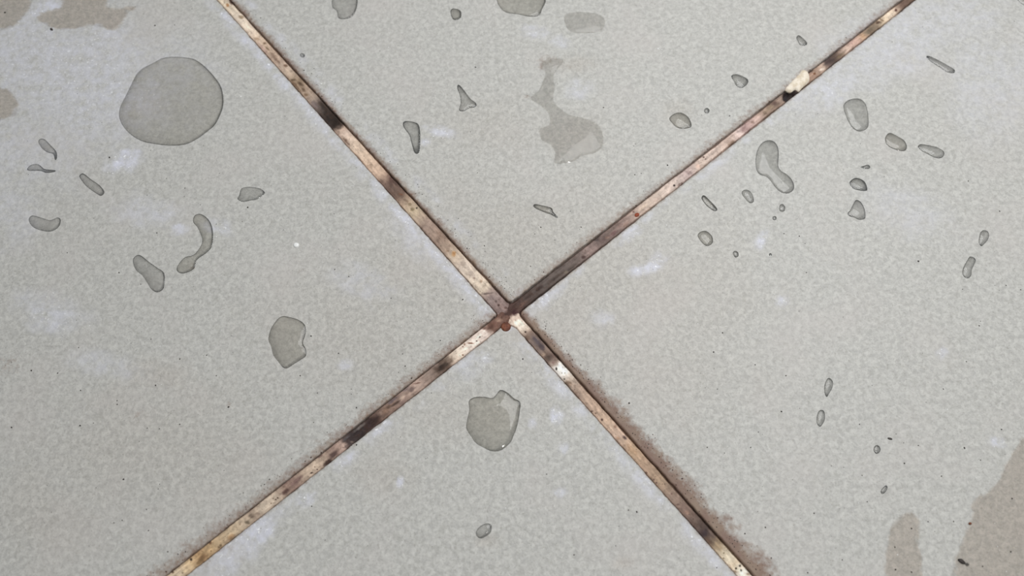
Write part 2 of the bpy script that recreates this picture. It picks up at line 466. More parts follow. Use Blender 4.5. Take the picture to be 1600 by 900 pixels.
# ------------------------------------------------------------------ grout
# colour along every arm: photo pixel and tint as it looks there
ARM = {
 'nw': [((783, 479), (140, 112, 104)), ((772, 466), (150, 126, 118)), ((764, 456), (168, 140, 125)), ((758, 449), (208, 184, 154)), ((745, 435), (216, 192, 164)), ((725, 415), (216, 192, 168)),
        ((709, 398), (200, 172, 140)), ((700, 388), (172, 142, 116)), ((685, 372), (152, 122, 100)), ((665, 350), (164, 134, 114)), ((648, 328), (188, 162, 124)), ((636, 313), (184, 152, 118)),
        ((627, 303), (118, 90, 72)), ((616, 291), (104, 78, 64)), ((606, 281), (120, 90, 74)), ((596, 271), (196, 158, 126)), ((575, 248), (212, 176, 142)), ((553, 226), (216, 184, 152)), ((537, 210), (216, 184, 158)),
        ((530, 202), (190, 156, 130)), ((526, 196), (62, 48, 40)), ((515, 184), (50, 40, 34)), ((505, 173), (66, 54, 46)), ((497, 163), (112, 94, 84)), ((488, 153), (176, 148, 124)), ((476, 141), (178, 146, 116)), ((463, 128), (150, 120, 86)),
        ((450, 110), (206, 176, 146)), ((440, 98), (196, 164, 136)), ((427, 84), (180, 148, 120)), ((412, 66), (206, 172, 138)), ((396, 48), (226, 198, 168)), ((375, 28), (230, 206, 178)), ((350, 2), (224, 200, 164)), ((300, -60), (220, 195, 160))],
 'se': [((806, 498), (210, 180, 155)), ((811, 506), (240, 218, 194)), ((818, 514), (226, 200, 172)), ((824, 522), (150, 120, 100)), ((838, 537), (112, 92, 86)), ((850, 550), (136, 110, 92)), ((859, 560), (110, 84, 72)), ((865, 567), (160, 134, 116)),
        ((869, 572), (238, 230, 218)), ((880, 585), (240, 232, 220)), ((887, 593), (200, 176, 152)), ((897, 606), (170, 140, 116)), ((920, 633), (190, 154, 124)), ((945, 661), (200, 162, 128)), ((965, 684), (204, 166, 136)), ((985, 706), (196, 156, 112)),
        ((1008, 730), (180, 142, 108)), ((1030, 752), (164, 132, 98)), ((1050, 775), (156, 126, 104)), ((1070, 796), (132, 102, 86)), ((1088, 815), (104, 82, 70)), ((1100, 830), (82, 64, 58)), ((1108, 838), (96, 76, 64)), ((1120, 850), (164, 134, 94)),
        ((1131, 862), (214, 190, 150)), ((1142, 873), (226, 206, 170)), ((1150, 882), (214, 188, 148)), ((1160, 893), (240, 228, 206)), ((1200, 940), (220, 200, 170))],
 'ne': [((806, 478), (80, 54, 46)), ((820, 467), (84, 64, 56)), ((840, 450), (88, 74, 68)), ((870, 427), (96, 82, 74)), ((898, 405), (112, 94, 86)), ((918, 389), (150, 122, 112)), ((938, 373), (114, 92, 84)), ((955, 360), (124, 100, 90)), ((975, 345), (156, 126, 114)),
        ((992, 332), (178, 148, 130)), ((1010, 318), (200, 172, 150)), ((1030, 303), (206, 180, 160)), ((1055, 284), (210, 184, 168)), ((1075, 268), (190, 162, 154)), ((1090, 256), (206, 178, 158)), ((1115, 237), (208, 180, 162)), ((1140, 217), (196, 164, 144)), ((1155, 205), (214, 184, 172)),
        ((1166, 196), (174, 138, 130)), ((1180, 186), (208, 168, 152)), ((1195, 173), (160, 130, 106)), ((1210, 161), (134, 106, 86)), ((1222, 152), (160, 132, 112)), ((1228, 148), (60, 50, 50)), ((1240, 139), (64, 52, 48)), ((1252, 128), (140, 112, 90)), ((1268, 113), (158, 120, 94)), ((1284, 101), (190, 156, 130)),
        ((1291, 95), (100, 78, 70)), ((1300, 88), (84, 66, 60)), ((1308, 81), (120, 94, 76)), ((1320, 72), (204, 170, 146)), ((1335, 60), (198, 154, 132)), ((1348, 50), (190, 150, 112)), ((1358, 42), (130, 110, 84)), ((1368, 34), (140, 116, 90)), ((1376, 28), (200, 172, 134)), ((1388, 19), (230, 202, 168)), ((1398, 12), (220, 188, 154)), ((1408, 5), (124, 94, 74)), ((1440, -20), (120, 90, 70))],
 'sw': [((786, 496), (110, 72, 56)), ((774, 503), (120, 80, 62)), ((765, 510), (130, 88, 68)), ((758, 517), (238, 212, 194)), ((740, 530), (242, 218, 200)), ((715, 549), (234, 210, 184)), ((704, 557), (210, 182, 154)), ((696, 565), (108, 84, 66)), ((686, 573), (100, 78, 64)), ((674, 583), (140, 114, 98)), ((662, 592), (166, 136, 118)), ((650, 601), (182, 150, 130)),
        ((638, 611), (166, 134, 114)), ((622, 623), (138, 108, 94)), ((606, 636), (146, 112, 92)), ((592, 648), (118, 88, 72)), ((582, 656), (74, 52, 46)), ((565, 669), (60, 46, 42)), ((550, 681), (64, 52, 50)), ((541, 689), (80, 62, 58)), ((535, 694), (182, 148, 128)), ((522, 705), (160, 126, 108)), ((508, 716), (176, 146, 120)), ((492, 728), (198, 170, 140)), ((475, 741), (192, 162, 132)),
        ((460, 754), (146, 112, 96)), ((447, 765), (150, 118, 98)), ((432, 777), (202, 176, 146)), ((412, 793), (206, 182, 152)), ((396, 805), (164, 138, 112)), ((380, 817), (190, 164, 130)), ((362, 831), (196, 166, 122)), ((345, 845), (198, 164, 114)), ((325, 861), (198, 156, 92)), ((312, 872), (176, 132, 72)), ((298, 882), (216, 176, 112)), ((280, 896), (212, 184, 144)), ((230, 936), (205, 175, 130))],
}
# patches of mould, iron and dirt, a painted gleam and a darkened pocket: x, y, rx (along), ry (across), angle, tint, strength
A_ANG, B_ANG = math.atan2(491, 438), math.atan2(-474, 608)
SPOT = [
 (355, 7, 3, 3, 0, (190, 130, 60), 1), (361, 2, 6, 3, A_ANG, (80, 50, 40), .9), (377, 25, 5, 3, 0, (150, 120, 80), .8), (401, 59, 5, 3, .3, (160, 125, 90), .8), (412, 66, 3, 2, 0, (110, 80, 50), .8), (417, 74, 7, 2, .8, (110, 85, 55), .8),
 (410, 74, 12, 3, A_ANG, (200, 156, 140), .7), (430, 90, 12, 2.5, A_ANG, (130, 98, 74), .7), (446, 101, 4, 2, 0, (110, 75, 50), .8), (458, 124, 6, 3, 0, (96, 74, 46), .9), (468, 129, 6, 3, .6, (90, 66, 42), .9), (473, 138, 5, 3, .9, (100, 74, 48), .8), (462, 133, 12, 2, A_ANG, (110, 80, 50), .8), (478, 147, 4, 3, 0, (120, 88, 54), .9),
 (492, 163, 8, 5, A_ANG, (120, 100, 96), .7), (524, 190, 10, 7, A_ANG, (46, 36, 30), 1), (506, 166, 12, 5, A_ANG, (60, 48, 40), .9), (541, 220, 10, 2.5, A_ANG, (130, 96, 70), .8), (560, 246, 12, 2.5, A_ANG, (150, 114, 84), .7), (576, 258, 6, 5, 0, (180, 146, 114), .7),
 (612, 280, 10, 6, A_ANG, (92, 64, 54), .9), (618, 293, 10, 6, A_ANG, (116, 88, 72), .8), (626, 302, 5, 1.5, .3, (130, 76, 40), .9), (640, 318, 3, 3, 0, (120, 96, 60), .7), (644, 326, 4, 3, 0, (130, 108, 60), .8), (651, 324, 1.6, 1.6, 0, (50, 40, 24), .9), (636, 313, 3, 2, 0, (140, 110, 80), .6), (688, 366, 12, 5, A_ANG, (146, 114, 92), .7),
 (709, 395, 4, 4.5, 0, (200, 134, 48), 1), (699, 391, 3, 2, 0, (160, 124, 90), .7), (722, 411, 6, 6, 0, (174, 150, 130), .8), (736, 428, 7, 5, A_ANG, (186, 162, 142), .7), (752, 439, 3, 3, 0, (176, 138, 100), .8), (741, 434, 2, 2, 0, (150, 120, 100), .8), (762, 458, 10, 1.8, -.1, (100, 80, 72), .9),
 (768, 463, 5, 5, 0, (122, 100, 96), .7), (779, 476, 2, 2, 0, (70, 48, 42), .9), (775, 470, 2, 2, 0, (96, 74, 68), .8), (783, 470, 5, 3, A_ANG, (150, 120, 112), .6), (790, 480, 3, 2, 0, (90, 62, 52), .8),
 # crossing
 (797, 487, 13, 6, B_ANG, (78, 50, 42), 1), (804, 487, 7, 5, 0, (70, 34, 34), 1), (812, 482, 8, 5, B_ANG, (90, 62, 50), .8), (790, 497, 10, 5, -.3, (118, 80, 62), .9), (768, 508, 11, 5, B_ANG, (104, 66, 50), 1), (757, 512, 6, 3, 0, (120, 82, 66), .9), (780, 500, 6, 4, 0, (160, 124, 100), .7),
 (812, 507, 11, 9, .3, (242, 220, 196), 1), (800, 509, 8, 5, 0, (232, 206, 180), .9), (821, 518, 1.8, 1.8, 0, (60, 40, 30), .9), (823, 527, 5, 4, 0, (110, 84, 64), .8),
 # lower right arm
 (838, 531, 14, 3.5, A_ANG, (92, 78, 84), .9), (846, 541, 9, 4, A_ANG, (82, 66, 70), .9), (834, 543, 6, 3, A_ANG, (150, 118, 92), .8), (856, 559, 6, 5, 0, (88, 70, 56), .9), (848, 553, 4, 3, 0, (170, 138, 108), .8), (864, 566, 4, 3, 0, (150, 112, 100), .8), (869.5, 575.5, 1.7, 2.6, 0, (60, 54, 50), 1), (878, 582, 1.2, 1.2, 0, (140, 130, 110), .8), (883, 582, 1.2, 1.2, 0, (150, 140, 110), .8), (882, 591.5, 1.8, 1.5, 0, (84, 78, 62), .9),
 (888, 599, 6, 5.5, 0, (118, 90, 66), .9), (891, 600, 3, 2.5, 0, (190, 156, 124), .8), (904, 617, 8, 5, A_ANG, (150, 120, 100), .6), (925, 642, 1.8, 1.6, 0, (90, 60, 44), .9), (931, 645, 1.6, 1.4, 0, (100, 70, 50), .9), (941, 655, 2, 2, 0, (80, 46, 36), .9), (961, 666, 3, 3, 0, (150, 100, 70), .8), (966, 684, 4, 3, 0, (190, 138, 96), .8), (976, 683, 5, 3, A_ANG, (70, 48, 46), .9),
 (988, 703, 12, 4, A_ANG, (188, 142, 96), .7), (1010, 738, 2.5, 2, 0, (110, 76, 56), .9), (1022, 749, 2, 2, 0, (110, 78, 62), .9), (1026, 754, 2, 2, 0, (100, 70, 60), .9), (1050, 771, 2, 2, 0, (110, 78, 66), .8), (1060, 788, 3, 2, 0, (90, 66, 56), .9), (1074, 801, 6, 4, 0, (160, 118, 94), .7), (1088, 800, 9, 4, A_ANG, (96, 76, 70), .8), (1101, 834, 8, 7, 0, (70, 54, 56), 1), (1113, 832, 10, 5, A_ANG, (106, 84, 72), .8),
 (1109, 846, 8, 3, A_ANG, (100, 70, 48), .8), (1124, 855, 8, 4, A_ANG, (170, 138, 92), .7), (1131.5, 864, 1.6, 1.4, 0, (110, 90, 50), .9), (1131, 872, 1.6, 1.4, 0, (120, 100, 60), .9), (1151, 888, 2, 2, 0, (60, 50, 30), 1), (1157, 884, 2, 2, 0, (50, 40, 30), 1), (1159, 891, 1.8, 1.8, 0, (60, 50, 40), 1), (1150, 893, 3, 2, .3, (140, 110, 70), .8), (1170, 897, 4, 3, 0, (150, 110, 70), .8),
 # upper right arm
 (842, 450, 8, 3, B_ANG, (54, 38, 34), .9), (826, 462, 9, 3, B_ANG, (60, 44, 38), .9), (818, 474, 8, 3, B_ANG, (110, 76, 60), .8), (868, 433, 14, 2.6, B_ANG, (70, 54, 46), .8), (894, 416, 16, 3, B_ANG, (84, 70, 62), .8), (884, 424, 5, 2.5, 0, (120, 104, 84), .7), (912, 401, 4, 3, 0, (80, 58, 52), .9), (918, 388, 8, 4, B_ANG, (164, 134, 124), .8), (934, 370, 7, 4, B_ANG, (74, 60, 56), .9), (945, 372, 9, 3, B_ANG, (96, 72, 66), .8), (950, 370, 5, 2.5, 0, (140, 106, 88), .7), (858, 428, 20, 3, B_ANG, (104, 90, 84), .6),
 (960, 354, 18, 2.4, B_ANG, (110, 90, 80), .7), (958, 364, 8, 3, B_ANG, (110, 72, 70), .7), (968, 352, 6, 3, B_ANG, (124, 94, 84), .7), (990, 330, 2, 1.6, 0, (110, 70, 60), .8), (978, 350, 8, 3, B_ANG, (150, 112, 92), .6), (1003, 324, 10, 3, B_ANG, (212, 182, 152), .6), (1028, 310, 8, 3, B_ANG, (180, 150, 132), .7), (1054, 288.5, 2, 1.7, 0, (50, 36, 34), 1), (1062, 287, 5, 1.5, B_ANG, (140, 110, 100), .8), (1066, 285, 1.5, 1.5, 0, (110, 80, 70), .8),
 (1077, 269, 6, 4, 0, (166, 136, 130), .8), (1092, 258, 5, 4, 0, (216, 172, 146), .7), (1100, 244, 2, 1.5, 0, (90, 66, 54), .9), (1103, 247, 1.5, 1.2, 0, (110, 80, 66), .8), (1144, 222, 7, 4, B_ANG, (150, 118, 94), .9), (1163, 200, 6, 5, 0, (150, 112, 106), .9), (1176, 190, 3, 2, 0, (150, 112, 96), .8), (1186, 183, 8, 3, B_ANG, (210, 172, 156), .6), (1196, 175, 5, 3, 0, (120, 94, 74), .8), (1211, 160, 6, 4, .3, (104, 76, 66), .9), (1203, 168, 10, 3, B_ANG, (150, 124, 90), .6),
 (1231, 150, 9, 9, 0, (44, 38, 40), 1), (1239, 146, 7, 5, B_ANG, (46, 36, 34), 1), (1266, 109, 6, 4, B_ANG, (104, 78, 64), .8), (1273.5, 113.5, 2.4, 2.2, 0, (120, 74, 40), 1), (1285, 107, 5, 3, B_ANG, (228, 204, 182), .9), (1296, 92, 9, 6, B_ANG, (72, 56, 54), 1), (1304, 84, 8, 4, B_ANG, (96, 74, 60), .8), (1313, 86, 8, 2, B_ANG, (120, 98, 60), .7), (1308, 77, 6, 2, B_ANG, (80, 60, 50), .8), (1331, 66, 6, 5, 0, (196, 150, 132), .7), (1349, 55, 6, 4, 0, (196, 148, 96), .7), (1360, 46, 9, 5, B_ANG, (124, 104, 78), .9),  # first entries: darkness of the missing-grout pocket put into the tint
 (1374, 33, 5, 3, -.2, (74, 50, 34), 1), (1378, 29, 5, 1.5, .6, (120, 90, 56), .9), (1381, 27, 9, 3, B_ANG, (226, 196, 158), .4), (1401, 14, 2.4, 2.2, 0, (96, 56, 44), 1), (1413, 5, 9, 6, B_ANG, (110, 82, 66), .9),
 # lower left arm
 (749.7, 525.8, 1.3, 1.3, 0, (56, 36, 30), 1), (744.6, 532, 1.5, 1.3, 0, (56, 30, 26), 1), (736, 535.5, 5, 1.6, .1, (130, 86, 60), 1), (725.6, 537, 1.6, 2.2, 0, (150, 110, 80), .9), (723, 540.5, 1.4, 1.2, 0, (140, 100, 80), .9), (723, 554, 1.8, 1.5, 0, (120, 76, 50), .9), (737, 527, 1, 1, 0, (190, 150, 130), .9),
 (692, 572, 14, 5, B_ANG, (74, 56, 44), 1), (690, 574, 6, 4, B_ANG, (50, 38, 32), 1), (704, 562, 4, 5, 0, (120, 92, 70), .7), (668, 583, 8, 4, B_ANG, (152, 128, 112), .7), (681, 570, 5, 2, B_ANG, (170, 140, 124), .6), (652, 598, 7, 1.6, -.15, (104, 70, 54), .9), (642, 609, 7, 4, B_ANG, (104, 82, 76), .8), (634, 606, 7, 4, B_ANG, (126, 104, 102), .8), (628, 620, 7, 4, B_ANG, (196, 164, 138), .7), (613, 625, 11, 3, B_ANG, (96, 80, 84), .9), (605, 637, 13, 3, B_ANG, (84, 60, 42), .8), (620, 628, 9, 2, B_ANG, (70, 50, 40), .8),
 (602, 642, 8, 5, B_ANG, (146, 108, 82), .7), (592, 646, 8, 4, B_ANG, (160, 128, 106), .6), (578, 660, 20, 8, B_ANG, (58, 40, 38), 1), (556, 677, 18, 9, B_ANG, (54, 42, 42), 1), (562, 666, 13, 2.4, B_ANG, (112, 104, 98), .9), (541, 684, 8, 2.4, B_ANG, (92, 84, 84), .8), (574, 651, 9, 3.5, B_ANG, (44, 28, 22), 1), (577, 648, 5, 4, 0, (170, 140, 112), .6), (550, 690, 3, 2, 0, (140, 118, 100), .7),  # grey streaks: gleam on the wet mould put into the tint
 (522, 709, 10, 5, B_ANG, (96, 70, 62), 1), (511, 722, 9, 4, B_ANG, (64, 44, 36), 1), (500, 712, 5, 2, B_ANG, (120, 88, 76), .8), (495, 733, 1.6, 1.4, 0, (80, 50, 40), 1), (486, 738.5, 2.8, 1.3, -.4, (70, 48, 36), 1), (491, 729, 1.2, 1.2, 0, (90, 64, 50), 1), (464, 750, 12, 3.5, B_ANG, (124, 90, 82), .9), (446, 767, 9, 3.2, B_ANG, (100, 68, 58), 1), (433, 777.5, 1.6, 1.5, 0, (80, 56, 44), 1), (430, 780, 1.6, 1.5, 0, (80, 56, 44), 1), (426, 778.5, 1.3, 1.2, 0, (120, 90, 66), 1), (447, 752, 16, 2, B_ANG, (120, 86, 76), .8), (423, 786, 1.2, 1.2, 0, (120, 90, 66), 1),
 (393, 806, 6, 4, 0, (118, 96, 76), .9), (386, 816, 5, 3.5, .2, (110, 92, 68), .9), (402, 803, 5, 3, 0, (150, 122, 100), .7), (374, 819, 2, 2, 0, (150, 120, 84), .7), (360, 839, 6, 4, B_ANG, (180, 134, 76), .9), (344, 852, 2.6, 2.4, 0, (124, 96, 54), .9), (341, 855, 2, 2, 0, (120, 90, 54), .9), (327, 848, 3, 3.6, 0, (110, 70, 34), .95), (328.5, 860.5, 1.4, 1.4, 0, (110, 84, 44), .9), (316, 871, 8, 5, B_ANG, (140, 100, 48), .9), (311, 878, 6, 3, B_ANG, (130, 96, 44), .8), (297.5, 874, 2, 2.4, 0, (44, 30, 18), 1), (278, 884, 2, 1.6, 0, (70, 50, 30), .9), (269, 894, 2, 2, 0, (90, 64, 40), .9), (284.5, 895, 1.4, 1.4, 0, (110, 84, 50), .9), (290, 890, 8, 3, B_ANG, (224, 190, 130), .5),
]


def tile_gap(X, Y):
    best = np.full(X.shape, 9.0)
    which = np.zeros(X.shape, int)
    for i, key in enumerate(('north', 'east', 'south', 'west')):
        u, v = to_local(key, X, Y)
        g = -edge_depth(key, u, v)
        which = np.where(g < best, i, which); best = np.minimum(best, g)
    return best, which


def grout_height(X, Y):
    px, py = pixel(X, Y)
    gap, which = tile_gap(X, Y)
    z = -0.00042 + (fbm(X * 260, Y * 260, 71) - 0.5) * 0.00038 + (fbm(X * 1500, Y * 1500, 72) - 0.5) * 0.00022
    # shrinkage crack: wide beside the tiles on the lamp side of the joint, hair-thin on the other
    side = np.where((which == 0) | (which == 1), 1.0, 0.0)
    w = np.where(side > 0, 0.00030, 0.00012) * (0.5 + fbm(px / 26, py / 26, 44))
    z = z - 0.0011 * (1 - sstep(w * 0.6, w * 1.5, gap))
    z = z - 0.0013 * blob(px, py, 1234, 148, 11, 8, -.6, .4, 2, .2)
    z = z - 0.0003 * blob(px, py, 565, 668, 34, 10, B_ANG, .6, 2, .3)
    z = z - 0.0003 * blob(px, py, 512, 182, 24, 10, A_ANG, .6, 2, .3)
    # spill over the chipped corner of the tile below the crossing
    z = z + 0.00028 * blob(px, py, 806, 508, 18, 11, .3, .7, 2, .3)
    return z


def grout_tint(X, Y):
    px, py = pixel(X, Y)
    wx = px + (fbm(px / 7, py / 7, 31) - 0.5) * 9; wy = py + (fbm(px / 7, py / 7, 32) - 0.5) * 9
    best = np.full(px.shape, 1e9); c = np.zeros(px.shape + (3,)); turn = np.zeros(px.shape)
    for arm, pts in ARM.items():
        arm_ang = A_ANG if arm in ('nw', 'se') else B_ANG
        for (p0, c0), (p1, c1) in zip(pts[:-1], pts[1:]):
            dx, dy = p1[0] - p0[0], p1[1] - p0[1]
            t = np.clip(((wx - p0[0]) * dx + (wy - p0[1]) * dy) / (dx * dx + dy * dy), 0, 1)
            d = np.hypot(wx - p0[0] - t * dx, wy - p0[1] - t * dy)
            m = d < best
            best = np.where(m, d, best); turn = np.where(m, arm_ang, turn)
            cc = np.asarray(c0) * (1 - t[..., None]) + np.asarray(c1) * t[..., None]
            c = np.where(m[..., None], cc, c)
    for i, (x, y, rx, ry, ang, tint, s) in enumerate(SPOT):
        m = (np.abs(px - x) < 3 * max(rx, ry) + 4) & (np.abs(py - y) < 3 * max(rx, ry) + 4)
        if not m.any(): continue
        small = max(rx, ry) < 3
        f = s * blob(px[m], py[m], x, y, rx, ry, ang, 0.45 if small else 0.7, 100 + i, 0.15 if small else 0.55, 5.0)
        c[m] = c[m] * (1 - f[:, None]) + np.asarray(tint) * f[:, None]
    # streaky grime along the sides
    gap, which = tile_gap(X, Y)
    g = gap * 1000
    f = 0.55 * np.exp(-np.maximum(g, 0) / 0.28) * (0.4 + fbm(px / 9, py / 9, 55))
    c = c * (1 - f[..., None]) + np.array([96, 70, 58]) * f[..., None]
    la = px * np.cos(turn) + py * np.sin(turn); ac = -px * np.sin(turn) + py * np.cos(turn)
    v = 1 + (fbm(px / 5, py / 5, 60) - 0.5) * 0.22 + (fbm(la / 16, ac / 2.6, 61) - 0.5) * 0.34
    out = lin(np.clip(c * v[..., None], 0, 255))
    grey = out @ np.array([.3, .6, .1])
    out = grey[..., None] + (out - grey[..., None]) * 0.67
    return np.clip(out * 1.18, 0, 0.95)


def grout_strip(name, keyL, keyR, iL, iR, label):
    cL, cR = FRAME[keyL][0], FRAME[keyR][0]
    dL, dR = FRAME[keyL][iL + 1], FRAME[keyR][iR + 1]
    n_t = 1150
    t = np.concatenate([np.linspace(0, 0.165, n_t), np.linspace(0.17, SIZE, 30)])
    ext = 0.0007
    s = np.linspace(0, 1, 40)
    A = cL + t[:, None] * dL; B = cR + t[:, None] * dR
    n = (B - A); n = n / np.linalg.norm(n, axis=1)[:, None]
    A = A - n * ext; B = B + n * ext
    P = A[:, None, :] * (1 - s[None, :, None]) + B[:, None, :] * s[None, :, None]
    X, Y = P[..., 0], P[..., 1]
    Z = grout_height(X, Y)
    nt, ns = X.shape
    V = np.stack([X, Y, Z], -1).reshape(-1, 3)
    idx = np.arange(nt * ns).reshape(nt, ns)
    f = np.stack([idx[:-1, :-1], idx[:-1, 1:], idx[1:, 1:], idx[1:, :-1]], -1).reshape(-1, 4)
    p = V[f[0]]
    if np.cross(p[1] - p[0], p[2] - p[0])[2] < 0: f = f[:, ::-1]
    me = fast_mesh(name, V, f)
    color_attr(me, 'tint', grout_tint(X.ravel(), Y.ravel()))
    o = floor_part(name, me, M_GROUT); o['label'] = label
    return o


grout_strip('grout_joint', 'west', 'north', 0, 0, 'cream grout joint with a black mould patch, upper left arm')
grout_strip('grout_joint', 'north', 'east', 1, 0, 'brown to pink grout joint holding the white chip, upper right arm')
grout_strip('grout_joint', 'south', 'east', 1, 1, 'tan grout joint with a dark crack, lower right arm')
grout_strip('grout_joint', 'west', 'south', 1, 0, 'blotchy cream and black grout joint, lower left arm')
# the crossing itself
cs = [FRAME[k][0] for k in ('west', 'north', 'east', 'south')]
cen = sum(cs) / 4
q = [cen + (p - cen) * (1 + 0.0006 / np.hypot(*(p - cen))) for p in cs]
g = np.linspace(0, 1, 60)
S_, T_ = np.meshgrid(g, g, indexing='ij')
P = (q[0] * ((1 - S_) * (1 - T_))[..., None] + q[1] * (S_ * (1 - T_))[..., None] + q[2] * (S_ * T_)[..., None] + q[3] * ((1 - S_) * T_)[..., None])
X, Y = P[..., 0], P[..., 1]
idx = np.arange(3600).reshape(60, 60)
f = np.stack([idx[:-1, :-1], idx[1:, :-1], idx[1:, 1:], idx[:-1, 1:]], -1).reshape(-1, 4)
V = np.stack([X, Y, grout_height(X, Y) + 0.000004], -1).reshape(-1, 3)
p = V[f[1000]]
if np.cross(p[1] - p[0], p[2] - p[0])[2] < 0: f = f[:, ::-1]
me = fast_mesh('grout_crossing', V, f)
color_attr(me, 'tint', grout_tint(X.ravel(), Y.ravel()))
o = floor_part('grout_crossing', me, M_GROUT); o['label'] = 'dark reddish brown grout where the joints cross'


# ------------------------------------------------------------------ water
def smooth_outline(pts, spacing):
    pts = np.asarray(pts, float); n = len(pts); out = []
    for i in range(n):
        p0, p1, p2, p3 = pts[i - 1], pts[i], pts[(i + 1) % n], pts[(i + 2) % n]
        k = max(2, int(np.hypot(*(p2 - p1)) / spacing))
        for j in range(k):
            t = j / k
            out.append(0.5 * ((2 * p1) + (-p0 + p2) * t + (2 * p0 - 5 * p1 + 4 * p2 - p3) * t * t + (-p0 + 3 * p1 - 3 * p2 + p3) * t ** 3))
    out = np.array(out)
    # even spacing
    seg = np.hypot(*(np.roll(out, -1, 0) - out).T); s = np.concatenate([[0], np.cumsum(seg)])
    m = max(14, int(s[-1] / spacing)); closed = np.vstack([out, out[:1]])
    q = np.linspace(0, s[-1], m, endpoint=False)
    return np.stack([np.interp(q, s, closed[:, 0]), np.interp(q, s, closed[:, 1])], -1)


def dome(outline, slope, cap=2.2, fill=22.0):
    """capillary surface over an outline given in millimetres; returns 2-D points, heights, triangles, rim count"""
    o = np.asarray(outline, float)
    ext = max(np.ptp(o[:, 0]), np.ptp(o[:, 1])); area = abs(0.5 * np.sum(o[:, 0] * np.roll(o[:, 1], -1) - np.roll(o[:, 0], -1) * o[:, 1]))
    sp = max(0.04, min(math.sqrt(area) / fill, 0.5))
    rim = smooth_outline(o, sp * 0.9); nr = len(rim)
    x0, y0 = rim.min(0); x1, y1 = rim.max(0)
    gx, gy = np.meshgrid(np.arange(x0, x1, sp), np.arange(y0, y1, sp * 0.866), indexing='ij')
    gx = gx + (np.arange(gx.shape[1]) % 2)[None, :] * sp * 0.5
    gp = np.stack([gx.ravel(), gy.ravel()], -1)
    ins = inside_poly(gp[:, 0], gp[:, 1], rim)
    gp = gp[ins]
    if len(gp):
        dist = np.min(np.hypot(gp[:, None, 0] - rim[None, :, 0], gp[:, None, 1] - rim[None, :, 1]), 1)
        gp = gp[dist > sp * 0.55]
    pts = np.vstack([rim, gp])
    res = geometry.delaunay_2d_cdt([Vector(p) for p in pts], [], [list(range(nr))], 1, 1e-6)
    P = np.array([tuple(v) for v in res[0]]); F = np.array([f for f in res[2] if len(f) == 3])
    # orient
    a, b, c = P[F[:, 0]], P[F[:, 1]], P[F[:, 2]]
    cr = (b[:, 0] - a[:, 0]) * (c[:, 1] - a[:, 1]) - (b[:, 1] - a[:, 1]) * (c[:, 0] - a[:, 0])
    F[cr < 0] = F[cr < 0][:, ::-1]
    keep = np.abs(cr) > 1e-9; F = F[keep]
    a, b, c = P[F[:, 0]], P[F[:, 1]], P[F[:, 2]]
    ar = 0.5 * np.abs((b[:, 0] - a[:, 0]) * (c[:, 1] - a[:, 1]) - (b[:, 1] - a[:, 1]) * (c[:, 0] - a[:, 0]))
    n = len(P); K = np.zeros((n, n)); Mv = np.zeros(n)
    for i, j, k_ in ((0, 1, 2), (1, 2, 0), (2, 0, 1)):
        e1 = P[F[:, i]] - P[F[:, k_]]; e2 = P[F[:, j]] - P[F[:, k_]]
        cot = (e1 * e2).sum(1) / (2 * ar) * 0.5
        cot = np.clip(cot, -2, 5)
        np.add.at(K, (F[:, i], F[:, j]), -cot); np.add.at(K, (F[:, j], F[:, i]), -cot)
        np.add.at(K, (F[:, i], F[:, i]), cot); np.add.at(K, (F[:, j], F[:, j]), cot)
        np.add.at(Mv, F[:, i], ar / 3)
    # rim = edges with a single face
    from collections import Counter
    cnt = Counter()
    for f_ in F:
        for i in range(3): cnt[tuple(sorted((int(f_[i]), int(f_[(i + 1) % 3]))))] += 1
    bedges = [(int(f_[i]), int(f_[(i + 1) % 3])) for f_ in F for i in range(3) if cnt[tuple(sorted((int(f_[i]), int(f_[(i + 1) % 3]))))] == 1]
    bset = sorted({v for e in bedges for v in e})
    free = np.setdiff1d(np.arange(n), bset)
    h = np.zeros(n)
    if len(free):
        A = K[np.ix_(free, free)] + np.diag(Mv[free] / cap ** 2)
        h[free] = np.linalg.solve(A, Mv[free])
    # slope at the rim
    g = []
    bs = set(bset)
    for t, f_ in enumerate(F):
        inn = [v for v in f_ if int(v) not in bs]
        if len(inn) == 1 and ar[t] > 0:
            o2 = [v for v in f_ if int(v) in bs]
            L = np.hypot(*(P[o2[0]] - P[o2[1]])); hh = 2 * ar[t] / max(L, 1e-9)
            g.append(h[inn[0]] / max(hh, 1e-9))
    sc = slope / max(np.median(g) if g else 1, 1e-9)
    return P, h * sc, F, bedges


def lens_mesh(name, P, h, F, bedges, z0=0.0, sink=0.00003):
    """closed body: curved top, thin rim wall, flat underside just inside the glaze"""
    n = len(P)
    top = np.column_stack([P / 1000.0, h / 1000.0 + z0])
    bot = np.column_stack([P / 1000.0, np.full(n, z0 - sink)])
    V = np.vstack([top, bot])
    faces = [tuple(f) for f in F] + [tuple(int(v) + n for v in f[::-1]) for f in F]
    for a, b in bedges:
        faces.append((b, a, a + n)); faces.append((b, a + n, b + n))
    me = fast_mesh(name, V, np.array(faces, int))
    sm = np.zeros(len(faces), bool); sm[:len(F)] = True
    me.polygons.foreach_set('use_smooth', sm)
    # keep the rim crisp
    me.update()
    eb = {tuple(sorted(e)) for e in bedges}
    sharp = me.attributes.new('sharp_edge', 'BOOLEAN', 'EDGE')
    vals = np.array([tuple(sorted(e.vertices)) in eb for e in me.edges], bool)
    sharp.data.foreach_set('value', vals)
    return me


def crop(ox, oy, sc, pts): return [(ox + x / sc, oy + y / sc) for x, y in pts]


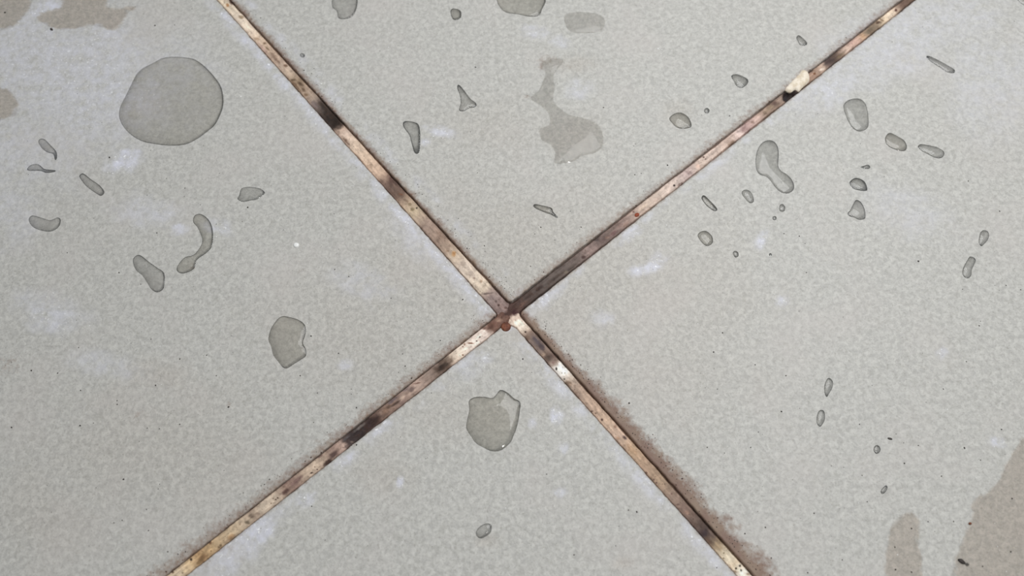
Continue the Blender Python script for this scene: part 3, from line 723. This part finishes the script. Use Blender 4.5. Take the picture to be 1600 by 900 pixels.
def oval(x, y, rx, ry=None, ang=0, n=12):
    ry = ry or rx
    return [(x + rx * math.cos(t) * math.cos(ang) - ry * math.sin(t) * math.sin(ang), y + rx * math.cos(t) * math.sin(ang) + ry * math.sin(t) * math.cos(ang)) for t in np.linspace(0, 2 * math.pi, n, endpoint=False)]


C1 = (1300, 130, 6.925); C2 = (1070, 280, 6.92); C3 = (1250, 570, 4.09)
DROPS = [
 # outline, rim slope, water, name, label
 (crop(170, 80, 5.625, [(90,560),(105,480),(150,390),(190,310),(240,210),(300,150),(380,110),(480,60),(600,50),(730,65),(800,100),(870,160),(940,240),(985,310),(1005,390),(1005,480),(975,570),(930,650),(860,710),(770,775),(670,820),(540,830),(400,815),(290,790),(210,745),(150,690),(110,630)]), .34, 'd', 'water_puddle', 'largest water drop, wide and nearly round, on the left tile near its top'),
 (crop(710, 600, 7.5, [(170,200),(240,155),(350,150),(440,165),(490,125),(540,70),(620,100),(700,170),(770,215),(765,330),(745,450),(720,540),(690,610),(660,680),(560,770),(450,790),(340,745),(250,690),(200,620),(140,520),(150,420),(175,300)]), .42, 'd', 'water_drop', 'shield shaped brownish water drop on the bottom tile just below the joint crossing'),
 (crop(400, 480, 8.18, [(160,390),(185,290),(230,210),(290,140),(350,115),(440,130),(540,160),(620,220),(640,300),(620,380),(600,460),(640,540),(640,620),(560,680),(480,730),(400,780),(345,770),(280,690),(220,610),(195,510),(165,440)]), .42, 'd', 'water_drop', 'half moon brownish water drop on the left tile level with the crossing'),
 (crop(800, 70, 4.5, [(200,155),(220,115),(300,95),(360,110),(330,160),(290,220),(300,300),(290,390),(330,440),(400,490),(520,520),(600,560),(640,640),(630,720),(570,765),(490,780),(430,820),(310,835),(300,790),(305,760),(270,700),(210,670),(195,610),(210,585),(260,565),(265,510),(240,460),(190,420),(130,375),(190,320),(220,250),(235,195)]), .42, 'f', 'water_film', 'irregular water film with scalloped left edge in the middle of the top tile'),
 (crop(1150, 200, 6, [(185,280),(200,210),(240,145),(300,115),(360,130),(395,190),(400,270),(395,350),(420,400),(470,430),(520,480),(545,540),(530,590),(470,615),(410,595),(360,545),(320,490),(280,455),(230,440),(195,400),(183,340)]), .46, 'c', 'water_drop', 'largest drop on the right tile, boot shaped, beside the upper right joint'),
 (crop(1150, 200, 6, [(55,600),(80,580),(120,585),(150,615),(165,660),(165,690),(140,705),(110,690),(80,655),(60,630)]), .6, 'c', 'water_drop', 'small oval drop just lower left of the boot shaped drop on the right tile'),
 (crop(1150, 200, 6, [(405,750),(415,720),(440,715),(460,740),(455,775),(430,785),(408,772)]), .6, 'c', 'water_drop', 'tiny round drop just below the toe of the boot shaped drop'),
 (oval(1210.3, 340.8, 3.2), .6, 'c', 'water_drop', 'tiniest bead below the boot shaped drop, second one down from its toe'),
 (crop(*C1, [(125,240),(160,195),(220,170),(300,170),(360,220),(385,300),(395,400),(390,470),(350,510),(280,520),(220,480),(175,410),(150,350),(130,290)]), .46, 'c', 'water_drop', 'rounded oblong drop on the right tile right of the white grout chip'),
 (crop(*C1, [(575,600),(600,550),(640,540),(720,580),(780,620),(810,680),(790,730),(720,730),(640,700),(590,660)]), .40, 'd', 'water_drop', 'slightly brown drop on the right tile, middle of the slanting row of three'),
 (crop(*C1, [(930,690),(960,660),(1040,670),(1130,690),(1200,730),(1215,770),(1180,810),(1110,805),(1040,770),(975,735)]), .5, 'c', 'water_drop', 'wedge shaped clear drop on the right tile, rightmost of the slanting row of three'),
 (crop(1300, 240, 7.5, [(335,160),(380,140),(425,132),(448,155),(430,178),(380,176)]), .5, 'c', 'water_drop', 'tiny glinting bead above the two stacked drops on the right tile'),
 (crop(1300, 240, 7.5, [(205,340),(240,300),(290,285),(360,310),(400,360),(410,430),(340,435),(260,415),(225,385)]), .28, 'c', 'water_drop', 'faint flat drop, upper one of the two stacked drops on the right tile'),
 (crop(1300, 240, 7.5, [(180,705),(215,660),(245,600),(280,545),(330,560),(370,620),(390,690),(385,760),(320,775),(260,750),(210,735)]), .46, 'c', 'water_drop', 'three cornered drop, lower one of the two stacked drops on the right tile'),
 (crop(1480, 340, 8.18, [(405,320),(410,240),(430,185),(470,160),(520,180),(535,230),(515,290),(470,340),(435,365)]), .6, 'c', 'water_drop', 'small pip shaped drop near the right border, upper of the pair there'),
 (crop(1480, 340, 8.18, [(195,680),(215,620),(260,540),(290,500),(340,510),(365,545),(345,600),(315,670),(305,740),(270,775),(225,765),(200,730)]), .6, 'c', 'water_drop', 'slim capsule shaped drop near the right border, lower of the pair there'),
 (crop(20, 200, 5, [(200,110),(215,85),(250,90),(300,140),(340,185),(345,235),(330,250),(315,205),(270,190),(225,155)]), .40, 'c', 'water_drop', 'slanting narrow drop near the left border below the bluish haze'),
 (crop(20, 200, 5, [(115,330),(140,290),(200,285),(250,320),(330,330),(320,345),(260,350),(210,335)]), .40, 'c', 'water_drop', 'flat level sliver of water near the left border'),
 (crop(20, 200, 5, [(520,375),(550,355),(610,400),(680,450),(715,500),(690,530),(650,510),(580,460),(545,420)]), .40, 'c', 'water_drop', 'slanting sausage shaped drop below left of the white mineral patch'),
 (crop(20, 200, 5, [(125,720),(150,685),(220,700),(290,720),(350,700),(375,720),(360,770),(310,805),(240,805),(160,775)]), .42, 'c', 'water_drop', 'bowl shaped drop alone at the left border, below the level sliver'),
 (crop(180, 310, 5.625, [(155,550),(175,510),(220,500),(300,560),(370,610),(430,660),(430,780),(375,825),(320,800),(280,740),(240,680),(180,625)]), .40, 'c', 'water_drop', 'elongated slanting drop left of the hook shaped drop on the left tile'),
 (crop(180, 310, 5.625, [(685,205),(700,150),(760,140),(830,200),(860,300),(850,420),(800,480),(720,540),(690,620),(600,660),(545,640),(550,590),(610,520),(690,495),(745,430),(765,370),(745,300),(720,250)]), .36, 'd', 'water_drop', 'hook shaped curved water trail on the left tile'),
 (crop(340, 270, 12.86, [(400,520),(430,460),(470,330),(560,290),(700,290),(860,320),(950,400),(880,470),(780,535),(650,560),(520,585),(440,560)]), .5, 'c', 'water_drop', 'slipper shaped clear drop on the left tile below right of the largest drop'),
 (crop(490, 0, 6.4, [(185,65),(210,-20),(430,-20),(440,0),(430,80),(390,160),(320,190),(250,180),(230,110)]), .40, 'c', 'water_drop', 'drop cut by the top border, nearest the upper left joint'),
 (crop(490, 0, 6.4, [(1370,110),(1400,85),(1470,110),(1470,180),(1410,200),(1380,170)]), .28, 'd', 'water_drop', 'small faint brownish drop on the top tile left of the big one at the border'),
 (crop(760, 0, 8, [(120,-40),(130,0),(150,60),(210,135),(280,165),(400,180),(520,205),(640,200),(690,130),(700,-40)]), .42, 'd', 'water_drop', 'broad brownish drop cut by the top border, straight above the scalloped film'),
 (crop(760, 0, 8, [(975,270),(980,200),(1050,160),(1200,150),(1400,180),(1480,250),(1460,350),(1390,400),(1200,415),(1080,405),(1010,350)]), .42, 'f', 'water_drop', 'faint wide oval drop on the top tile, right of the broad one at the border'),
 (crop(610, 110, 6.43, [(670,170),(690,145),(740,200),(800,280),(860,330),(855,370),(790,380),(740,410),(690,400),(705,330),(700,260)]), .42, 'c', 'water_drop', 'triangular drop with two glints on the top tile, left of the scalloped film'),
 (crop(610, 110, 6.43, [(125,540),(150,510),(240,520),(290,560),(300,700),(290,820),(245,830),(215,740),(190,650),(145,590)]), .28, 'c', 'water_drop', 'faint tall drop on the top tile close to the upper left joint'),
 (crop(1030, 90, 6.925, [(110,660),(160,610),(230,595),(300,630),(340,690),(345,750),(270,770),(200,760),(150,720)]), .42, 'd', 'water_drop', 'oval drop with pinkish middle on the top tile near the upper right joint'),
 (oval(1104.4, 173.0, 4.2), .5, 'c', 'water_drop', 'tiny ring like bead between the pinkish oval drop and the upper right joint'),
 (crop(1030, 90, 6.925, [(780,200),(830,180),(900,200),(960,240),(950,290),(890,330),(840,310),(810,260)]), .36, 'c', 'water_drop', 'small drop with bright glint on the top tile, left of the white grout chip'),
 (crop(*C2, [(180,200),(210,175),(280,240),(350,320),(320,345),(250,300),(205,250)]), .40, 'd', 'water_drop', 'thin slanting pinkish drop on the right tile close to the upper right joint'),
 (crop(*C2, [(140,610),(170,570),(230,560),(290,610),(305,670),(280,710),(230,720),(180,680)]), .46, 'd', 'water_drop', 'small round brownish drop below the thin slanting one on the right tile'),
 (crop(*C2, [(520,800),(540,775),(575,790),(580,830),(545,845)]), .55, 'c', 'water_drop', 'tiny bead below right of the small round brownish drop'),
 (oval(1203.7, 397.8, 2.2), .55, 'c', 'water_drop', 'pinhead bead well below the boot shaped drop, level with the brownish one'),
 (crop(*C3, [(155,140),(170,95),(190,85),(210,110),(205,150),(185,185),(172,205),(160,190)]), .6, 'c', 'water_drop', 'seed shaped upright drop low on the right tile, upper of the pair'),
 (crop(*C3, [(105,350),(115,305),(135,288),(155,300),(160,340),(150,370),(130,395),(110,380)]), .6, 'c', 'water_drop', 'oval upright drop low on the right tile, lower of the pair'),
 (crop(*C3, [(470,545),(478,520),(500,515),(515,540),(505,562),(485,568)]), .6, 'c', 'water_drop', 'small round bead low on the right tile below a black speck'),
 (crop(*C3, [(515,810),(530,785),(550,770),(560,785),(545,815),(525,825)]), .6, 'c', 'water_drop', 'small slanting bead lowest on the right tile, above the damp patch'),
 (crop(720, 780, 11.25, [(265,600),(290,530),(350,470),(450,425),(530,450),(540,530),(510,600),(430,660),(350,690),(290,660)]), .52, 'c', 'water_drop', 'pear shaped drop at the foot of the bottom tile'),
 (crop(1230, 40, 5.926, [(1290,295),(1310,280),(1400,320),(1490,370),(1550,410),(1540,440),(1480,430),(1410,385),(1340,340)]), .5, 'c', 'water_drop', 'thin line like drop near the upper right corner'),
 (crop(1230, 40, 5.926, [(85,110),(110,90),(160,130),(185,165),(165,185),(120,180),(100,150)]), .42, 'c', 'water_drop', 'small drop on the top tile above the white grout chip'),
 (crop(820, 300, 18, [(240,400),(290,340),(500,380),(750,450),(800,560),(920,690),(900,730),(740,640),(620,600),(450,530),(320,470)]), .36, 'd', 'water_drop', 'slim faint drop on the top tile above the joint crossing'),
 (oval(472.5, 86.5, 4, 3.2, .6), .6, 'c', 'water_drop', 'tiny bead hugging the upper left joint on the top tile'),
 ([(1586, -14), (1590, 0), (1600, 8), (1616, 12), (1620, -14)], .5, 'c', 'water_drop', 'drop cut by the upper right corner'),
 (oval(1511, 882, 3.6, 3), .6, 'c', 'water_drop', 'glinting bead touching the dark crumb in the lower right corner'),
]
for outline, slope, kind, name, label in DROPS:
    pts = np.array(outline); mm = ground(pts[:, 0], pts[:, 1]) * 1000.0
    cen = mm.mean(0)
    P, h, F, be = dome(mm - cen, slope * 0.80, 1.6, 42.0)
    q = np.roll(mm, -1, 0); girth = np.hypot(*(q - mm).T).sum(); area_mm = abs(0.5 * np.sum(mm[:, 0] * q[:, 1] - q[:, 0] * mm[:, 1]))
    hm = h.max(); h = hm * np.maximum(h / hm, 0) ** (0.84 if area_mm / girth > 0.55 else 1.0)
    me = lens_mesh(name, P, h, F, be)
    o = link(name, me, {'d': M_DIRTY, 'c': M_WATER, 'f': M_FAINT}[kind])
    o.location = (cen[0] / 1000 * SC, cen[1] / 1000 * SC, 0); o.cycles.is_caustics_caster = kind != 'f'
    tag(o, label, 'water film' if name == 'water_film' else 'water drop', 'water drops scattered over the tiles')

# thin sheets of water left on the damp places
SHEETS = [
 (WET[0], 'thin damp water film in the upper left corner of the picture'),
 (WET[1], 'thin damp water film along the top border, right of the corner film'),
 (WET[2], 'small damp water film at the left border, level with the largest drop'),
 (WET[3], 'wide damp water film in the lower right corner'),
 (WET[4], 'narrow damp water film at the bottom border, left of the lower right corner'),
]
for poly, label in SHEETS:
    pts = smooth_outline(np.array(poly, float), 4.0)
    pts = pts + np.stack([fbm(pts[:, 0] / 9, pts[:, 1] / 9, 301) - .5, fbm(pts[:, 0] / 9, pts[:, 1] / 9, 302) - .5], -1) * 7
    mm = ground(pts[:, 0], pts[:, 1]) * 1000.0
    cen = mm.mean(0)
    P, h, F, be = dome(mm - cen, 0.10, 0.5, 30.0)
    h = np.minimum(h, 0.05)
    me = lens_mesh('damp_film', P, h, F, be)
    o = link('damp_film', me, M_FILM); o.location = (cen[0] / 1000 * SC, cen[1] / 1000 * SC, 0)
    tag(o, label, 'water film', 'thin damp films near the picture borders')


# ------------------------------------------------------------------ chip and crumbs
def lump(name, outline, height, mat, label, cat, z0=0.0, rough=0.25, seed=1, cap=0.5, group=None, sink=0.0001):
    pts = np.array(outline); mm = ground(pts[:, 0], pts[:, 1], z0) * 1000.0
    cen = mm.mean(0)
    P, h, F, be = dome(mm - cen, 1.0, cap, 16.0)
    h = np.sqrt(np.maximum(h / h.max(), 0)) * height
    h = h * (1 + (fbm(P[:, 0] * 2.2 + seed, P[:, 1] * 2.2, seed) - 0.5) * 2 * rough)
    me = lens_mesh(name, P, h, F, be, 0.0, sink)
    o = link(name, me, mat); o.location = (cen[0] / 1000 * SC, cen[1] / 1000 * SC, z0 * SC)
    tag(o, label, cat, group)
    return o


lump('grout_chip', crop(1180, 70, 8.18, [(375,565),(430,500),(500,430),(560,365),(585,330),(625,325),(665,345),(690,400),(690,460),(660,500),(600,550),(555,600),(510,575),(450,610),(395,592)]), 0.75, M_CHIP,
     'cream white flake of loose grout lodged in the upper right joint', 'grout chip', -0.0004, 0.22, 5, 0.5, sink=0.0004)
lump('dirt_crumb', oval(790.5, 511, 8.0, 7.4), 0.55, M_BROWN, 'round reddish brown crumb at the joint crossing', 'crumb', -0.0001, 0.25, 8, 0.6, sink=0.0003)
lump('rust_speck', oval(995.3, 335.8, 4.0, 3.2, -0.3), 0.25, M_RUST, 'orange brown rust speck on the upper right grout joint', 'crumb', -0.00042, 0.2, 9, sink=0.0003)
lump('dirt_crumb', [(1497, 874), (1502, 873), (1507, 877), (1509, 881), (1504, 881), (1499, 878)], 0.3, M_DARK, 'dark brown crumb on the damp film in the lower right corner', 'crumb', 0.00018, 0.2, 10)
lump('dirt_crumb', oval(1516, 818, 2.4, 2.0), 0.25, M_BROWN, 'pinhead brown crumb on the upper part of the lower right damp film', 'crumb', 0.00018, 0.2, 11)
lump('mineral_pellet', oval(463, 383, 4.4, 4.0), 0.4, M_WHITE, 'white round pellet on the left tile, left of the upper left joint', 'pellet', 0.0, 0.15, 12)
lump('dirt_crumb', oval(80.5, 46, 2.6, 1.9, 0.6), 0.22, M_DARK, 'black crumb at the lower edge of the top left damp film', 'crumb', 0.0, 0.2, 13)
lump('dirt_crumb', oval(1390.5, 685.5, 4.0, 1.7, 0.25), 0.2, M_DARK, 'black oblong crumb low on the right tile above a round bead', 'crumb', 0.0, 0.2, 14)


# ------------------------------------------------------------------ grit and white glint specks (uncounted)
def scatter(name, spots, mat, label, cat, height=0.45, seed=3):
    rnd = random.Random(seed); V = []; Fs = []
    for x, y, r, z in spots:
        c = ground(x, y); sx = np.hypot(*(ground(x + r, y) - c)); k = 6
        ax = rnd.uniform(0, 3.14); el = rnd.uniform(0.65, 1.0); b = len(V)
        for i in range(k):
            t = 2 * math.pi * i / k; q = sx * rnd.uniform(0.8, 1.15)
            lx, ly = q * math.cos(t), q * el * math.sin(t)
            V.append((c[0] + lx * math.cos(ax) - ly * math.sin(ax), c[1] + lx * math.sin(ax) + ly * math.cos(ax), z - 0.00002))
        for i in range(k):
            p = V[b + i]; V.append((c[0] + (p[0] - c[0]) * .6, c[1] + (p[1] - c[1]) * .6, z + sx * height * rnd.uniform(.8, 1.2)))
        V.append((c[0], c[1], z + sx * height * 1.25)); V.append((c[0], c[1], z - 0.00002))
        for i in range(k):
            j = (i + 1) % k
            Fs += [(b + i, b + j, b + k + j), (b + i, b + k + j, b + k + i), (b + k + i, b + k + j, b + 2 * k), (b + j, b + i, b + 2 * k + 1)]
    me = fast_mesh(name, np.array(V), np.array(Fs))
    o = link(name, me, mat); tag(o, label, cat, kind='stuff')
    return o


GRIT = [(242, 40, 1.6), (239, 41, 1), (273, 39, 1.2), (8, 20, 1.6), (178, 18, 1.8), (170, 17, 1), (284, 107, 2), (281, 110, 1.4), (252, 129, 1.3), (240, 133, 1.2), (308, 147, 1.3), (274, 186, 1.3), (171, 246, 1.8), (289, 294, 1), (230, 305, 1), (288, 307, 1),
 (387, 324, 1.6), (186, 426, 1.6), (105, 395, 1.2), (220, 444, 1.2), (245, 364, 1.3), (313, 320, 1), (338, 350, 1), (123, 543, 1.2), (49, 579, 1.6), (90, 583, 1.4), (236, 530, 1.2), (323, 555, 1.4), (281, 561, 1.3), (243, 602, 1.5), (126, 610, 1.3), (125, 665, 1.8), (18, 668, 1.8), (183, 626, 1.3), (183, 632, 1.3), (230, 669, 1.2), (249, 670, 1.2), (281, 663, 1.4), (357, 636, 1.8), (338, 587, 1.2), (146, 661, 1), (193, 749, 1.8), (191, 813, 1.4), (178, 817, 1.2), (229, 796, 1.2), (232, 829, 1.3), (247, 764, 1), (290, 862, 1.5), (278, 866, 1.2), (262, 862, 1.3), (380, 770, 1), (227, 796, 1), (350, 735, 1), (150, 762, 1), (375, 772, 1),
 (723, 468, 1.6), (486, 525, 1.4), (529, 552, 1.3), (629, 553, 1.2), (633, 572, 1.3), (688, 532, 1.4), (611, 466, 1), (469, 587, 1.3), (557, 637, 1.6), (549, 608, 1), (496, 614, 1), (490, 660, 1), (549, 616, 1), (643, 591, 1.6), (421, 749, 1.5), (413, 757, 1.4), (408, 759, 1), (487, 791, 1.3), (508, 844, 1), (557, 695, 1.6), (674, 614, 1), (545, 432, 1.3), (523, 421, 1.3), (522, 334, 1),
 (943, 168, 1.5), (1140, 181, 1.4), (993, 225, 1), (992, 273, 1.2), (1002, 271, 1), (1043, 258, 1.5), (990, 228, .9), (908, 355, 1.3), (845, 355, 1.2), (891, 330, 1.1), (867, 375, 1), (743, 105, 1.5), (475, 110, 1.4), (757, 384, 1.4), (758, 393, 1), (735, 206, 1), (746, 270, 1), (803, 456, 1), (803, 456, 1.2), (829, 416, 1.1), (831, 444, 1.3), (842, 435, 1.3), (943, 386, 1.2), (722, 389, 1.6), (730, 388, 1.3), (711, 358, 1.2), (736, 369, 1),
 (1129, 520, 1.5), (1115, 550, 1.5), (1180, 570, 1.3), (983, 630, 1.7), (1102, 606, 1), (1121, 608, 1), (1020, 679, 1.2), (995, 800, 2), (982, 797, 1.3), (854, 741, 1.2), (897, 867, 1.4), (962, 853, 1), (817, 561, 1.7), (831, 582, 1), (1132, 708, 1), (1105, 699, 1.3), (1185, 675, 1), (1107, 699, 1.2), (1173, 699, 1.4), (1196, 824, 1.5), (1164, 834, 1.5), (1205, 872, 1.6), (1184, 799, 1), (1205, 872, 1), (1108, 801, 1.2), (1120, 887, 1.2),
 (1435, 408, 1.8), (1562, 330, 1.2), (1513, 283, 1.2), (1225, 365, 1.3), (1249, 369, 1.2), (1260, 426, 1.2), (1572, 446, 1.2), (1504, 452, 1.2), (1530, 509, 1.5), (1532, 502, 1.1), (1595, 453, 1.3), (1510, 565, 1.2), (1474, 608, 1.3), (1221, 643, 1.7), (1228, 587, 1.3), (1343, 663, 1.2), (1400, 678, 1), (1435, 696, 1.4), (1507, 700, 1.9), (1565, 671, 1.6), (1412, 692, 1), (1413, 724, 1.6), (1471, 744, 1.4), (1347, 743, 1.2), (1355, 784, 1.2), (1555, 758, 1.6), (1535, 767, 1.4), (1490, 815, 1.4), (1581, 779, 1.4), (1499, 839, 1.4), (1398, 855, 1.3), (1272, 802, 1.3), (1205, 872, 1.8), (1399, 890, 1.5), (1424, 894, 1.5), (1484, 898, 1.8), (1388, 820, 1.6), (1424, 826, 1.3), (1579, 862, 1.4), (1535, 885, 1.2), (1316, 875, 1.4), (1262, 895, 1.4), (1318, 730, 1), (1299, 728, 1), (1450, 815, 1.3), (1532, 719, 1.3)]
rnd = random.Random(7)


def along(p, q, t): return (p[0] + (q[0] - p[0]) * t, p[1] + (q[1] - p[1]) * t)


for i in range(110):     # dust of mould beside the upper left joint, on the top tile
    t = rnd.uniform(0.02, 1) ** 1.7; x, y = along((796, 466), (380, 14), t)
    d = abs(rnd.gauss(0, 1)) * 8 + 4; GRIT.append((x + d * 0.75, y - d * 0.66, rnd.uniform(.45, 1.0)))
for i in range(190):     # and beside the lower right joint, on the right tile
    t = rnd.uniform(0.03, 1); x, y = along((815, 490), (1180, 898), t)
    d = abs(rnd.gauss(0, 1)) * 8.5 + 4; GRIT.append((x + d * 0.75, y - d * 0.66, rnd.uniform(.45, 1.25)))
for i in range(90):      # beside the lower left joint, on the left tile
    t = rnd.uniform(0.03, 1); x, y = along((770, 494), (260, 896), t)
    d = abs(rnd.gauss(0, 1)) * 10 + 4; GRIT.append((x - d * 0.62, y - d * 0.78, rnd.uniform(.4, .9)))
for i in range(420):     # fine pepper all over
    x, y = rnd.uniform(-20, 1620), rnd.uniform(-20, 920)
    GRIT.append((x, y, rnd.uniform(.35, .8)))
SHAPES = [(np.array(d[0], float), False) for d in DROPS] + [(np.array(w, float), True) for w in WET]
SHAPES += [(np.array(oval(x, y, q), float), False) for x, y, q in ((790, 511, 9), (463, 383, 6), (80.5, 46, 4), (1390, 685, 5), (1503, 877, 8), (1516, 818, 4))]
taken = []


def place(spots):
    """keep specks on dry glaze or on top of the damp films, clear of drops, joints and one another"""
    out = []
    for x, y, r in spots:
        p = ground(x, y)
        if tile_gap(np.array([p[0]]), np.array([p[1]]))[0][0] > -0.0005: continue
        if any((x - a) ** 2 + (y - b) ** 2 < (1.4 * (r + c)) ** 2 for a, b, c in taken): continue
        z = 0.0; ok = True
        for poly, film in SHAPES:
            lo = poly.min(0) - 9; hi = poly.max(0) + 9
            if not (lo[0] < x < hi[0] and lo[1] < y < hi[1]): continue
            a = poly; b = np.roll(poly, -1, 0); e = b - a
            t = np.clip(((x - a[:, 0]) * e[:, 0] + (y - a[:, 1]) * e[:, 1]) / np.maximum((e ** 2).sum(1), 1e-9), 0, 1)
            near = np.min(np.hypot(x - a[:, 0] - t * e[:, 0], y - a[:, 1] - t * e[:, 1]))
            ins = bool(inside_poly(np.array([x]), np.array([y]), poly)[0])
            if film:
                if near < 8 + r: ok = False
                elif ins: z = 0.00012
            elif ins or near < 2 + r: ok = False
        if ok: out.append((x, y, r, z)); taken.append((x, y, r))
    return out


scatter('grit', place(GRIT), M_DARK, 'fine dark grit peppered over the tiles and thickest beside the joints', 'grit')

GLINT_SPECK = [(52, 53, 1.6), (148, 62, 1.8), (153, 60, 1.4), (158, 55, 1), (208, 68, 1.9), (116, 127, 1.6), (121, 138, 1.5), (376, 151, 2), (380, 130, 1.2), (93, 204, 1.4), (142, 201, 1.3), (338, 370, 1.6), (326, 388, 1.4), (317, 398, 1.2), (418, 40, 1.2), (447, 77, 1.1), (607, 74, 1.2), (502, 131, 1.8), (507, 130, 1.4), (540, 87, 1.0), (665, 222, 2.4), (677, 213, 1.6), (672, 208, 1.2), (692, 216, 1.4), (689, 214, 1.2), (761, 29, 1.4), (774, 18, 1.2), (772, 8, 1.2), (872, 54, 1.4), (1028, 76, 2), (1034, 78, 1.4), (1026, 79, 1.2), (1033, 84, 1.1), (933, 233, 1.6), (939, 231, 1.2), (895, 251, 1.6), (852, 340, 1.5), (814, 406, 1.2), (620, 207, 1), (627, 510, 1.4), (480, 505, 1.6), (625, 748, 1.5), (623, 756, 1.6), (629, 758, 1.4), (626, 767, 1.2), (620, 761, 1), (790, 794, 1.4), (787, 803, 1.1), (867, 648, 1.7), (862, 642, 1.3), (873, 652, 1.5), (866, 656, 1.6), (860, 652, 1.1), (835, 660, 1.3), (830, 663, 1.1), (1020, 410, 1.8), (1026, 406, 1.5), (1017, 417, 1.3), (996, 424, 1.4), (1003, 419, 1.0), (1041, 352, 1.7), (1045, 355, 1.2), (985, 364, 1.3), (1060, 350, 1.3), (880, 697, 1.5), (884, 690, 1.2), (875, 769, 1.6), (879, 774, 1.1), (866, 791, 1.4), (851, 475, 1.5), (846, 473, 1.3), (858, 470, 1.1), (944, 496, 1.3), (990, 490, 1.2), (1090, 506, 1.3), (1468, 553, 2), (1471, 551, 1.2), (1480, 640, 1.4), (1479, 637, 1.2), (1564, 670, 1.8), (1532, 717, 1.7), (1519, 720, 1.1), (1554, 698, 1.3), (1525, 747, 1.2), (1364, 800, 1.9), (1341, 786, 1.4), (1353, 811, 1.1), (1433, 850, 1.5), (1438, 857, 1.3), (1444, 863, 1.3), (1402, 867, 1.4), (1435, 882, 1.1), (1558, 854, 1.4), (1561, 860, 1.2), (1572, 893, 1.3), (1430, 828, 1.1), (1459, 815, 1.4), (1224, 470, 1.4), (1210, 460, 1.4), (1336, 545, .9), (1304, 102, .8), (1478, 332, 1.2), (83, 458, 1.4), (73, 464, 1.1), (92, 470, 1.1), (53, 496, 1.2), (140, 509, 1.6), (100, 515, 1.2), (250, 541, 1.3), (252, 601, 1.1), (168, 841, 1.2), (290, 725, 1.2), (381, 832, 1.6), (387, 830, 1.2), (404, 833, 1.8), (378, 862, 1.5), (372, 876, 1.2), (475, 783, 1.4), (585, 683, 1.5), (592, 675, 1.3), (604, 662, 1.4), (530, 733, 1.2), (755, 565, 1.5), (757, 574, 1.3), (762, 560, 1.0), (727, 577, 1.2), (764, 545, 1.2), (40, 255, 1), (112, 246, 1.2), (120, 243, 1), (176, 271, 1.5), (168, 270, 1.7), (193, 270, 1.3), (205, 262, 1), (214, 250, 1.2), (182, 262, 1), (600, 238, 1.4), (597, 232, 1.2), (664, 305, 1.4), (660, 303, 1.2), (640, 350, 1.4), (698, 410, 1.8), (700, 415, 1.2), (655, 349, 1.0)]
GLINT_SPECK = [(x, y, r * 0.88) for x, y, r in GLINT_SPECK]  # glints of fine water spray, put in as white specks
for i in range(150):
    x, y = rnd.uniform(0, 1600), rnd.uniform(0, 900)
    GLINT_SPECK.append((x, y, rnd.uniform(.3, .7)))
scatter('glint_specks', place(GLINT_SPECK), M_WHITE, 'tiny white specks standing in for glints of water spray over the tiles', 'glint specks', 0.4, 5)
